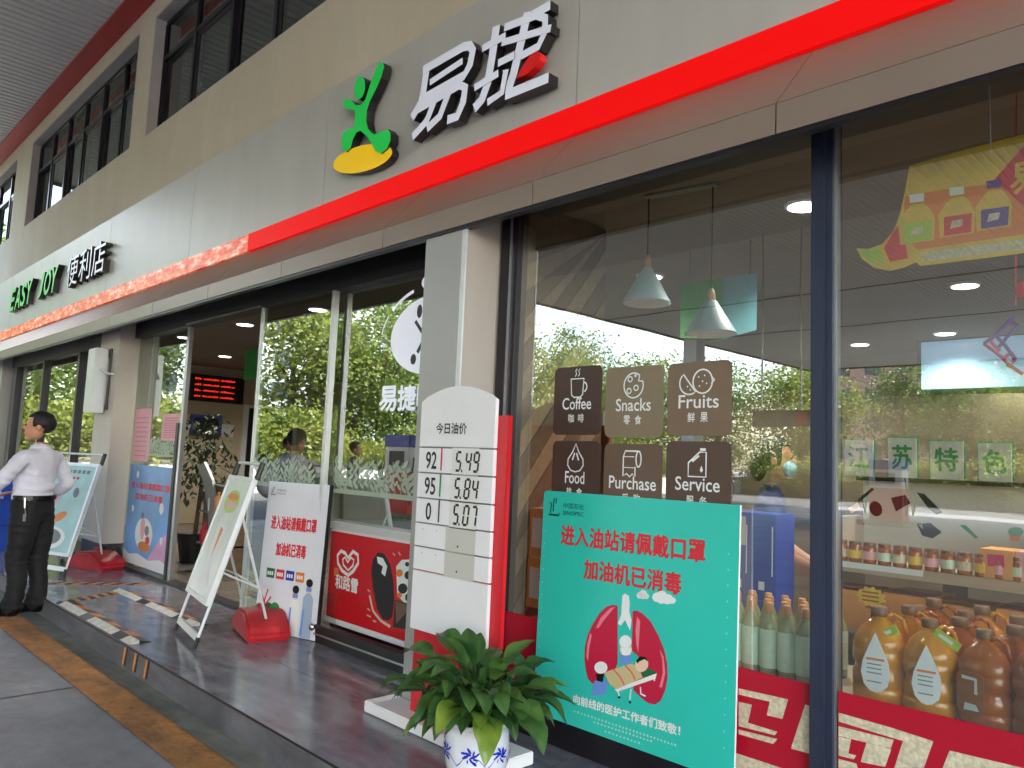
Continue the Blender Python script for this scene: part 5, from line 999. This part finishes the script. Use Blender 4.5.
bp_('red_patch', [(884, 248), (897, 226), (903, 232), (908, 258), (890, 262)], 'ink_red2', .001); bp_('green_patch', [(858, 250), (880, 248), (884, 262), (872, 264)], 'lime_print', .0011)
bp_('red_diamond', [(994, 180), (1024, 146), (1058, 168), (1024, 206)], 'ink_red2', .0012)
a = oy(1011, 196, yb_); f = fac(yb_-.0018, a[0], a[2]-.0); text(MB(), f, '易', 0, 0, w=.10, h=.11, bold=.003).build('letter', 'yellow_print', HB)
p = oy(991, 150, yb_+.002); MB().tube((p[0], yb_+.002, p[2]-.01), (p[0], yb_+.002, 3.0), .0025, n=5).build('string', 'white', HB)
# screen and knot at the right edge
SC = world('back_screen', 'pale blue lit menu screen high at the back of the shop', 'screen'); a = oy(921, 338, 9.0); b = oy(1050, 385, 9.0); box('panel', 'screen_blue', (a[0], b[0]+1, 9.0, 9.05, b[2], a[2]-.05), SC); box('frame', 'black', (a[0]-.06, b[0]+1.1, 9.051, 9.1, b[2]-.06, a[2]), SC)
KN = world('chinese_knot', 'magenta woven knot hanging at the right edge of the window', 'ornament'); yk = 3.3
def kp(px, py): return Vector(oy(px, py, yk))
zk = lambda a, b: (740+a/3.606, 230+b/3.606)
for k, q in enumerate(([(990, 310), (950, 350), (920, 380), (880, 410)], [(880, 410), (920, 440), (945, 460), (975, 490), (1020, 520)], [(915, 375), (955, 415), (990, 465)], [(940, 350), (900, 400), (935, 435)], [(965, 330), (1000, 345), (960, 385), (925, 430)], [(950, 460), (975, 440), (990, 465), (960, 490)])):
    MB().path([kp(*zk(*p))+Vector((0, .002*k, 0)) for p in q], .007, 6).build('braid', 'magenta' if k % 2 else 'purple_print', KN)
MB().tube(kp(1015, 305)+Vector((0, .01, 0)), (kp(1015, 305).x+.02, yk+.01, 3.0), .003, n=5).build('string', 'ink_red2', KN); MB().ell(kp(*zk(1018, 215)), (.02, .02, .03)).build('bead', 'ink_red2', KN)
# blue crates outside by the left windows
for k, (z, yy) in enumerate(((ZP, 2.5), (ZP+.31, 2.5), (ZP+.62, 2.51))):
    t = thing('plastic_crate', ('bottom', 'middle', 'top')[k]+' blue plastic crate in the stack behind the walking man', 'crate', (-11.42, yy-.08, z), .05*k, 'blue crates in a stack'); mb = MB(); mb.box(-.28, .28, -.2, .2, 0, .02)
    for s in (-1, 1): mb.box(-.28, .28, s*.2-.012*(s > 0), s*.2+.012*(s < 0), .021, .30).box(s*.28-.012*(s > 0), s*.28+.012*(s < 0), -.187, .187, .021, .30)
    mb.build('tub', 'blue_crate', t)
    for i in range(5): MB().box(-.25+i*.105, -.17+i*.105, -.215, -.201, .05, .26).build('rib', 'blue_crate', t)
    MB().box(-.29, .29, -.222, -.2155, .27, .305).build('rim', 'blue_crate', t)
t = world('pink_leaflet_box', 'small pink box on the ground beside the walking man', 'box'); box('box', 'notice_pink', (-10.48, -10.33, 2.22, 2.30, ZP, ZP+.26), t)

# ------------------------------------------------------------------ people
def person(label, loc, rz, J, regs, hairm='hair', vox=.012, extra=None, mask=False, group=None, headturn=0.0, hair_long=False):
    """J: joint name -> (pos, radius); local frame: facing -Y, X to the figure's left is +X"""
    t = thing('person', label, 'person', loc, rz, group)
    E_ = [('pelvis', 'belly'), ('belly', 'chest'), ('chest', 'neckb'), ('neckb', 'neck')]
    for s in 'LR': E_ += [('pelvis', 'hip'+s), ('hip'+s, 'thigh'+s), ('thigh'+s, 'knee'+s), ('knee'+s, 'calf'+s), ('calf'+s, 'ankle'+s), ('ankle'+s, 'toe'+s), ('ankle'+s, 'heel'+s), ('chest', 'sh'+s), ('sh'+s, 'elbow'+s), ('elbow'+s, 'fore'+s), ('fore'+s, 'wrist'+s), ('wrist'+s, 'palm'+s)]
    names = list(J); ix = {n: i for i, n in enumerate(names)}
    me = bpy.data.meshes.new('body'); me.from_pydata([J[n][0] for n in names], [(ix[a], ix[b]) for a, b in E_], []); me.update()
    o = bpy.data.objects.new('body', me); COL.objects.link(o)
    o.modifiers.new('skin', 'SKIN'); sk = me.skin_vertices[0].data
    for i, n in enumerate(names): r = J[n][1]; sk[i].radius = (r, r) if not hasattr(r, '__len__') else r; sk[i].use_root = n == 'pelvis'
    o.modifiers.new('sub', 'SUBSURF').levels = 2; o.modifiers['sub'].render_levels = 2
    ev = bpy.data.meshes.new_from_object(o.evaluated_get(bpy.context.evaluated_depsgraph_get())); bpy.data.objects.remove(o)
    bm = bmesh.new(); bm.from_mesh(ev)
    def addmb(mb):
        m2 = bpy.data.meshes.new('x'); m2.from_pydata(mb.v, [], mb.f); bm.from_mesh(m2); bpy.data.meshes.remove(m2)
    hc = Vector(J['neck'][0])+Vector((0, -.025, .125)); Rz = Matrix.Rotation(headturn, 3, 'Z')
    H = MB()
    def hp(v): return hc+Rz@Vector(v)
    def hell(c, r):
        q = MB().ell((0, 0, 0), r); q.v = [tuple(hp(Vector(v)+Vector(c))) for v in q.v]; H.add(q.v, q.f)
    hell((0, .012, .03), (.076, .094, .092)); hell((0, -.022, -.045), (.056, .066, .072)); hell((0, -.098, -.012), (.013, .02, .022)); hell((0, -.085, -.062), (.026, .012, .008)); hell((0, -.066, -.1), (.026, .026, .02))
    for s in (-1, 1): hell((s*.078, .012, -.008), (.011, .02, .032))
    addmb(H)
    F_ = MB()
    for s in 'LR':
        w, p = Vector(J['wrist'+s][0]), Vector(J['palm'+s][0]); d = (p-w).normalized(); sd = d.cross(Vector((0, 0, 1))); sd = sd.normalized() if sd.length > .1 else Vector((1, 0, 0)); up_ = sd.cross(d); tip = p+d*.02
        for k, L in enumerate((.062, .072, .068, .054)):
            b0 = tip+sd*(k-1.5)*.019; b1 = b0+d*L*.5-up_*.008; b2 = b1+d*L*.45-up_*.026; F_.path([b0-d*.03, b0, b1, b2], [.010, .0098, .009, .0075], 8)
        sg = 1 if s == 'R' else -1; b0 = w+d*.03+sd*.025*sg; b1 = b0+d*.03+sd*.025*sg-up_*.01; F_.path([b0-d*.02, b0, b1, b1+d*.03], [.012, .012, .010, .008], 8)
    addmb(F_)
    bmesh.ops.recalc_face_normals(bm, faces=bm.faces); m3 = bpy.data.meshes.new('body'); bm.to_mesh(m3); bm.free(); bpy.data.meshes.remove(ev)
    o = bpy.data.objects.new('body', m3); COL.objects.link(o); r = o.modifiers.new('re', 'REMESH'); r.mode = 'VOXEL'; r.voxel_size = vox; r.use_smooth_shade = True; sm = o.modifiers.new('s', 'SMOOTH'); sm.iterations = 3; sm.factor = .5
    ev = bpy.data.meshes.new_from_object(o.evaluated_get(bpy.context.evaluated_depsgraph_get())); bpy.data.objects.remove(o); bpy.data.meshes.remove(m3)
    o = bpy.data.objects.new('body', ev); COL.objects.link(o); o.parent = t
    if extra:      # folds in the cloth
        nv = len(ev.vertices); co = np.zeros(nv*3); no = np.zeros(nv*3); ev.vertices.foreach_get('co', co); ev.vertices.foreach_get('normal', no); co = co.reshape(-1, 3); no = no.reshape(-1, 3)
        for i in range(nv):
            x, y, z = co[i]
            if .10 < z < 1.44 and not (z > .9 and y < -.34):
                a = mnoise.noise((x*9, y*9, z*5)); b = mnoise.noise((x*5+7, y*5, z*16)); am = .007+.008*math.exp(-((z-1.10)/.07)**2)+.006*math.exp(-((z-.16)/.07)**2)+.005*math.exp(-((z-.5)/.06)**2)
                co[i] += no[i]*am*(.8*a+.9*(1-2*abs(b)))
        ev.vertices.foreach_set('co', co.ravel()); ev.update()
    ms = list(dict.fromkeys(list(regs.values())+['skin'])); [ev.materials.append(MAT[q]) for q in ms]
    segs = []
    for a, b in E_:
        key = ('top' if (a in ('belly', 'chest') and b in ('chest', 'neckb')) or b[:2] == 'sh' or b[:5] == 'elbow' else 'sleeve' if b[:4] == 'fore' or b[:5] == 'wrist' else 'hand' if b[:4] == 'palm' else 'shoe' if b[:3] == 'toe' or b[:4] == 'heel' else 'neck' if b == 'neck' else 'belly' if b == 'belly' else 'legs')
        segs.append((Vector(J[a][0]), Vector(J[b][0]), key, np.mean(J[b][1])))
    A = np.array([s[0][:] for s in segs]); Bv = np.array([s[1][:] for s in segs])-A; LL = (Bv**2).sum(1)+1e-9
    n = len(ev.polygons); ce = np.zeros(n*3); ev.polygons.foreach_get('center', ce); ce = ce.reshape(-1, 3)
    D = np.zeros((n, len(segs)))
    for k in range(len(segs)):
        tt = np.clip(((ce-A[k])@Bv[k])/LL[k], 0, 1); D[:, k] = np.linalg.norm(ce-(A[k]+tt[:, None]*Bv[k]), axis=1)/max(.03, segs[k][3])**.6
    bi = D.argmin(1); zn = J['neckb'][0][2]; zbelt = J['pelvis'][0][2]+regs_belt
    mi = np.zeros(n, int)
    for i in range(n):
        key = segs[bi[i]][2]; z = ce[i][2]
        if z > J['neck'][0][2]-.01: m = 'skin'
        elif key == 'neck': m = 'skin' if z > zn+.055 else regs['top']
        elif key == 'hand': m = 'skin'
        elif key in ('belly', 'legs') and z > .6: m = regs['top'] if z > zbelt else regs['legs']
        elif key == 'top' and z < zbelt and abs(ce[i][0]) < .2: m = regs['legs']
        else: m = regs.get(key, regs['top'])
        mi[i] = ms.index(m)
    ev.polygons.foreach_set('material_index', mi); ev.update()
    # hair
    q = MB().ell((0, 0, 0), (.086, .104, .102), n=28, k=18); hv = []; keep = []
    for v in q.v:
        v = Vector(v); hv.append(v)
    fs = [f for f in q.f if not (sum(hv[i].y for i in f)/4 < -.035 and sum(hv[i].z for i in f)/4 < .045) and sum(hv[i].z for i in f)/4 > (-.13 if hair_long else (-.088 if sum(hv[i].y for i in f)/4 > .03 else -.04))]
    rr = random.Random(3); hv = [hp((v.x*(1+rr.uniform(-.03, .04)), v.y*(1+rr.uniform(-.03, .04))+.014, v.z*(1+rr.uniform(-.03, .05))+.032)) for v in hv]
    ho = MB().add(hv, fs).build('hair', hairm, t, True); ho.modifiers.new('solid', 'SOLIDIFY').thickness = .012
    if hair_long: MB().ell(hp((0, .10, -.04)), (.05, .05, .09)).build('hair_tail', hairm, t, True)
    Fm = MB()
    for s in (-1, 1): Fm.ell(hp((s*.03, -.083, .008)), (.011, .006, .006), n=8, k=6)
    Fm.build('eyes', 'ink_black', t, True)['kind'] = 'stuff'
    if mask: 
        mq = MB().ell((0, 0, 0), (.064, .05, .05)); mq.v = [tuple(hp((v[0], v[1]-.06, v[2]-.052))) for v in mq.v]; mq.build('face_mask', 'mask_blue', t, True)
    if extra: extra(t)
    return t
regs_belt = .075
def stance(h=1.72, la=None, ra=None, step=.0, wide=1.0):
    k = h/1.72; J = {}
    def P(n, x, y, z, r): J[n] = ((x*k, y*k, z*k), r*k if not isinstance(r, tuple) else (r[0]*k, r[1]*k))
    P('pelvis', 0, 0, .93, (.15*wide, .115*wide)); P('belly', 0, -.01, 1.06, (.155*wide, .115*wide)); P('chest', 0, .005, 1.27, (.165*wide, .115*wide)); P('neckb', 0, .01, 1.43, (.085, .075)); P('neck', 0, 0, 1.51, .055)
    for s, g, st in (('L', 1, step), ('R', -1, -step)):
        P('hip'+s, g*.085, 0, .88, .105); P('thigh'+s, g*.095, -st*.25, .68, .094); P('knee'+s, g*.095, -st*.5-.02, .49, .074); P('calf'+s, g*.095, -st*.6+.02, .32, .068); P('ankle'+s, g*.095, -st+.02*0, .095, .052); P('toe'+s, g*.105, -st-.17, .035, .036); P('heel'+s, g*.095, -st+.055, .04, .038)
        P('sh'+s, g*.175, .01, 1.385, .068)
        a = (la if s == 'L' else ra) or ((.235, .03, 1.13), (.25, -.02, .95), (.25, -.07, .88), (.25, -.085, .80))
        e, f, w, p = a
        P('elbow'+s, g*e[0], e[1], e[2], .05); P('fore'+s, g*f[0], f[1], f[2], .046); P('wrist'+s, g*w[0], w[1], w[2], .034); P('palm'+s, g*p[0], p[1], p[2], (.04, .022))
    return J
man = stance(1.72, la=((.27, -.10, 1.13), (.25, -.24, 1.08), (.21, -.36, 1.06), (.18, -.43, 1.06)), ra=((.30, .06, 1.13), (.26, -.06, 1.03), (.16, -.18, 1.02), (.10, -.24, 1.04)), step=.03)
def man_extra(t):
    pz = .93+.095
    MB().lathe([(.166, pz-.02), (.170, pz-.018), (.170, pz+.018), (.166, pz+.02)], (0, -.005, 0), 28, sx=1.02, sy=.80).build('belt', 'leather', t)
    k = MB(); k.path([(.165, .04, pz), (.17, .05, pz-.08), (.165, .06, pz-.14)], .006, 6).box(.155, .175, .045, .07, pz-.19, pz-.13); k.build('key_ring', 'chrome', t)
    MB().lathe([(.072, 1.42), (.078, 1.435), (.066, 1.472), (.060, 1.474)], (0, .006, 0), 20).build('collar', 'shirt', t, True)
    MB().prism([(.02, -.44, 1.06), (.20, -.52, 1.05), (.22, -.50, 1.30), (.04, -.42, 1.31)], (0, .004, 0)).build('paper_sheet', 'white', t)
person('man in white shirt and dark trousers walking away along the step edge', (-7.72, 1.80, .0), math.radians(-48), man, {'top': 'shirt', 'sleeve': 'shirt', 'legs': 'trouser', 'shoe': 'leather'}, vox=.010, extra=man_extra, headturn=math.radians(26)).scale = (1.13, 1.13, 1.0)
# cashier inside, masked, reaching toward the counter
cas = stance(1.62, la=((.26, -.05, 1.12), (.24, -.2, 1.02), (.2, -.32, .98), (.18, -.38, .97)), ra=((.27, -.08, 1.1), (.22, -.22, 1.02), (.16, -.33, 1.0), (.13, -.4, 1.0)))
p = oy(772, 458, 4.2)
person('masked shop worker in navy uniform behind the blue cartons', (p[0], 4.2, ZP-.14), math.radians(115), cas, {'top': 'navy', 'sleeve': 'skin', 'legs': 'trouser', 'shoe': 'leather'}, mask=True, hair_long=True, vox=.014)
# two people on the forecourt, seen mirrored in the door glass
def virt(px, py, depth, yg):
    q = CAM+ray(px, py)*depth; return (q[0], 2*yg-q[1], q[2])
v1 = virt(352, 452, 13.5, YD); v2 = virt(292, 452, 13.5, YD)
person('person in dark clothes on the forecourt, mirrored in the pane above the freezer', (v1[0], v1[1], 0), math.radians(40), stance(1.70), {'top': 'black', 'sleeve': 'black', 'legs': 'trouser', 'shoe': 'leather'}, vox=.016)
person('person in light blue shirt on the forecourt, mirrored in the sliding door pane', (v2[0], v2[1], 0), math.radians(70), stance(1.72), {'top': 'lightblue', 'sleeve': 'lightblue', 'legs': 'trouser', 'shoe': 'leather'}, vox=.016)

# ------------------------------------------------------------------ forecourt and street, seen mirrored in the glass
def pump(label, x, y, rz=0):
    t = thing('fuel_pump', label, 'fuel pump', (x, y, .0), rz, 'fuel pumps on the forecourt'); MB().box(-.7, .7, -.8, .8, 0, .14).build('island', 'gutter', t, bev=.02); MB().box(-.5, .5, -.3, .3, .14, 1.15).build('lower_case', 'red_gloss', t, bev=.02); MB().box(-.5, .5, -.3, .3, 1.151, 1.75).build('upper_case', 'white', t, bev=.02); MB().box(-.52, .52, -.32, .32, 1.751, 2.05).build('head', 'blue_box', t, bev=.02)
    for s in (-1, 1):
        MB().box(-.3, .3, s*.305, s*.312, 1.3, 1.65).build('display', 'black', t)
        for x_ in (-.56, .56): MB().path([(x_, s*.2, 1.5), (x_*1.25, s*.35, .8), (x_*1.1, s*.3, .35), (x_, s*.25, 1.0)], .018, 6).build('hose', 'black', t)
for k, (x, y) in enumerate(((-9.3, -20.0), (-15.7, -5.5), (.5, -9.6), (.5, -21.5), (-16.5, -21.6))): pump('red and white fuel pump %s' % ['standing free in the middle of the forecourt', 'at the left end of the forecourt', 'beside the near right canopy column', 'beside the far right canopy column', 'beside the far left canopy column'][k], x, y)
# direction board hung under the canopy
GBd = world('green_direction_board', 'green direction board hanging under the far canopy edge', 'sign'); vb = virt(765, 418, 17, YG); f = Frame((vb[0]+1.0, vb[1], vb[2]-.2), (-1, 0, 0), (0, 0, 1))
MB().prism([f.p(0, 0), f.p(1.3, 0), f.p(1.3, .36), f.p(0, .36)], (0, -.06, 0)).build('panel', 'green_print', GBd); poly(MB(), f, [(.05, .05), (.3, .05), (.3, .31), (.05, .31)], 0, .003).build('red_field', 'ink_red2', GBd)
for u in (.2, 1.1): q = f.p(u, .36, -.03); MB().tube(q, (q.x, q.y, ZC), .02).build('hanger', 'alu', GBd)
# boundary walls
for (x0, x1, y0, y1, lab) in ((-27, -26.7, -42, 1, 'low white boundary wall left of the forecourt'), (-27, 40, -42.3, -42.01, 'low grey boundary wall along the street')):
    t = world('boundary_wall', lab, 'wall', 'low boundary walls'); box('wall', 'white' if x1 < 0 else 'gutter', (x0, x1, y0, y1, 0, 1.0), t); box('coping', 'gutter', (x0-.05, x1+.05, y0-.05, y1+.05, 1.001, 1.08), t)
# trees
def crown(seed, R, H, n, leaf=.21):
    r = np.random.default_rng(seed); nc = 54; C_ = []
    while len(C_) < nc:
        p = r.uniform(-1, 1, 3); d = np.linalg.norm(p)
        if .35 < d < 1: C_.append(p*np.array([R, R, H]))
    vs = []; fs = []; per = n//nc
    for c in C_:
        s = r.uniform(.45, .95)*R*.36
        P = c+r.normal(0, 1, (per, 3))*s*np.array([1, 1, .7]); D = r.normal(0, 1, (per, 3)); D[:, 2] *= .5; D /= np.linalg.norm(D, axis=1)[:, None]; S_ = np.cross(D, r.normal(0, 1, (per, 3))); S_ /= np.linalg.norm(S_, axis=1)[:, None]; L = r.uniform(.6, 1.2, per)[:, None]*leaf
        q = np.stack([P, P+D*L*.5+S_*L*.3, P+D*L, P+D*L*.5-S_*L*.3], 1); vs.append(q.reshape(-1, 3))
    v = np.concatenate(vs); m = len(v)//4
    me = bpy.data.meshes.new('crown'); me.vertices.add(len(v)); me.vertices.foreach_set('co', v.ravel()); me.loops.add(m*4); me.loops.foreach_set('vertex_index', np.arange(m*4)); me.polygons.add(m); me.polygons.foreach_set('loop_start', np.arange(m)*4); me.polygons.foreach_set('loop_total', np.full(m, 4)); me.update(); me.validate(); return me, C_
def tree_proto(seed, R, H, zc, m, n):
    me, cl = crown(seed, R, H, n); me.materials.append(MAT[m]); tk = MB(); tk.path([(0, 0, 0), (.05, .03, zc*.5), (0, .05, zc)], [.2, .15, .09], 9)
    for c in cl[:9]: tk.path([(0, .05, zc*.75), tuple(np.array([0, 0, zc])*.55+(np.array([c[0], c[1], c[2]+zc]))*.45), (c[0]*.8, c[1]*.8, zc+c[2]*.8)], [.07, .05, .02], 6)
    trunk = tk.build('trunk', 'bark'); td = trunk.data; bpy.data.objects.remove(trunk); return me, td, zc
TP = [tree_proto(1, 2.6, 3.2, 5.0, 'foliage_a', 11500), tree_proto(2, 3.0, 2.8, 4.4, 'foliage_b', 12500), tree_proto(3, 2.2, 3.6, 5.2, 'foliage_c', 11000), tree_proto(4, 1.8, 1.4, 1.5, 'foliage_b', 6500)]
where = []
def tree(k, x, y, s, rz, label, cat='tree'):
    t = thing('tree' if k != 3 else 'shrub', label, cat, (x, y, 0), rz, 'trees round the forecourt' if k != 3 else 'shrubs along the walls'); me, td, zc = TP[k]; t.scale = (s, s, s)
    o = bpy.data.objects.new('crown', me); COL.objects.link(o); o.parent = t; o.location = (0, 0, zc); o = bpy.data.objects.new('trunk', td); COL.objects.link(o); o.parent = t
kinds = ['mid green', 'yellow green', 'dark green', 'pale green']
TL = []
for i in range(13): TL.append((i % 3, -31-2.5*((i*7) % 3), -46+i*5.0+random.uniform(-1, 1), random.uniform(1.0, 1.5), 'left'))
for i in range(13): TL.append(((i+1) % 3, -24+i*5.0+random.uniform(-1, 1), -46-3*((i*5) % 3), random.uniform(1.0, 1.5), 'street'))
cnt = {}
for i, (k, x, y, s, side) in enumerate(TL):
    kk = (k, side); cnt[kk] = cnt.get(kk, 0)+1
    tree(k, x, y, s, i*1.3, '%s tree behind the %s wall, %s from the corner' % (kinds[k], side, ['nearest', 'second', 'third', 'fourth', 'fifth', 'sixth'][cnt[kk]-1]))
for i in range(14): tree(3, -28.6, -40+i*3.0, random.uniform(.7, 1.1), i*2.1, 'pale green shrub behind the left wall, number %s from the corner' % ['one', 'two', 'three', 'four', 'five', 'six', 'seven', 'eight', 'nine', 'ten', 'eleven', 'twelve', 'thirteen', 'fourteen'][i], 'shrub')
for i in range(14): tree(3, -24+i*3.2, -40.9, random.uniform(.7, 1.1), i*1.7, 'pale green shrub behind the street wall, number %s from the corner' % ['one', 'two', 'three', 'four', 'five', 'six', 'seven', 'eight', 'nine', 'ten', 'eleven', 'twelve', 'thirteen', 'fourteen'][i], 'shrub')
# houses beyond the trees
mat('house_a', srgb(214, 196, 170), .85, 0, .06, .5); mat('house_b', srgb(196, 150, 128), .85, 0, .06, .5); mat('house_c', srgb(220, 222, 224), .85, 0, .06, .5); mat('house_glass', srgb(60, 72, 84), .15)
def house(label, x, y, w, d, h, m, rz=0):
    t = thing('apartment_building', label, 'building', (x, y, 0), rz, 'apartment buildings beyond the trees'); MB().box(-w/2, w/2, -d/2, d/2, 0, h).build('wall', m, t); MB().box(-w/2-.3, w/2+.3, -d/2-.3, d/2+.3, h, h+.5).build('roof', 'gutter', t)
    wm = None; nx = int(w/3.2)
    for i in range(nx):
        for j in range(1, int(h/3)):
            o = None
            if wm is None: o = MB().box(-.8, .8, -.05, .05, 0, 1.5).build('window', 'house_glass', t); wm = o.data; o.location = (-w/2+1.9+i*3.2, d/2+.02, j*3+.3)
            else: o = bpy.data.objects.new('window', wm); COL.objects.link(o); o.parent = t; o.location = (-w/2+1.9+i*3.2, d/2+.02, j*3+.3)
house('cream apartment block beyond the trees', 4, -78, 26, 12, 19, 'house_a'); house('brick pink apartment block beyond the trees', -28, -84, 24, 12, 24, 'house_b'); house('white apartment block beyond the left wall', -70, -30, 30, 12, 25, 'house_c', math.radians(-70)); house('cream tower beyond the left wall', -76, 6, 24, 12, 28, 'house_a', math.radians(-90))
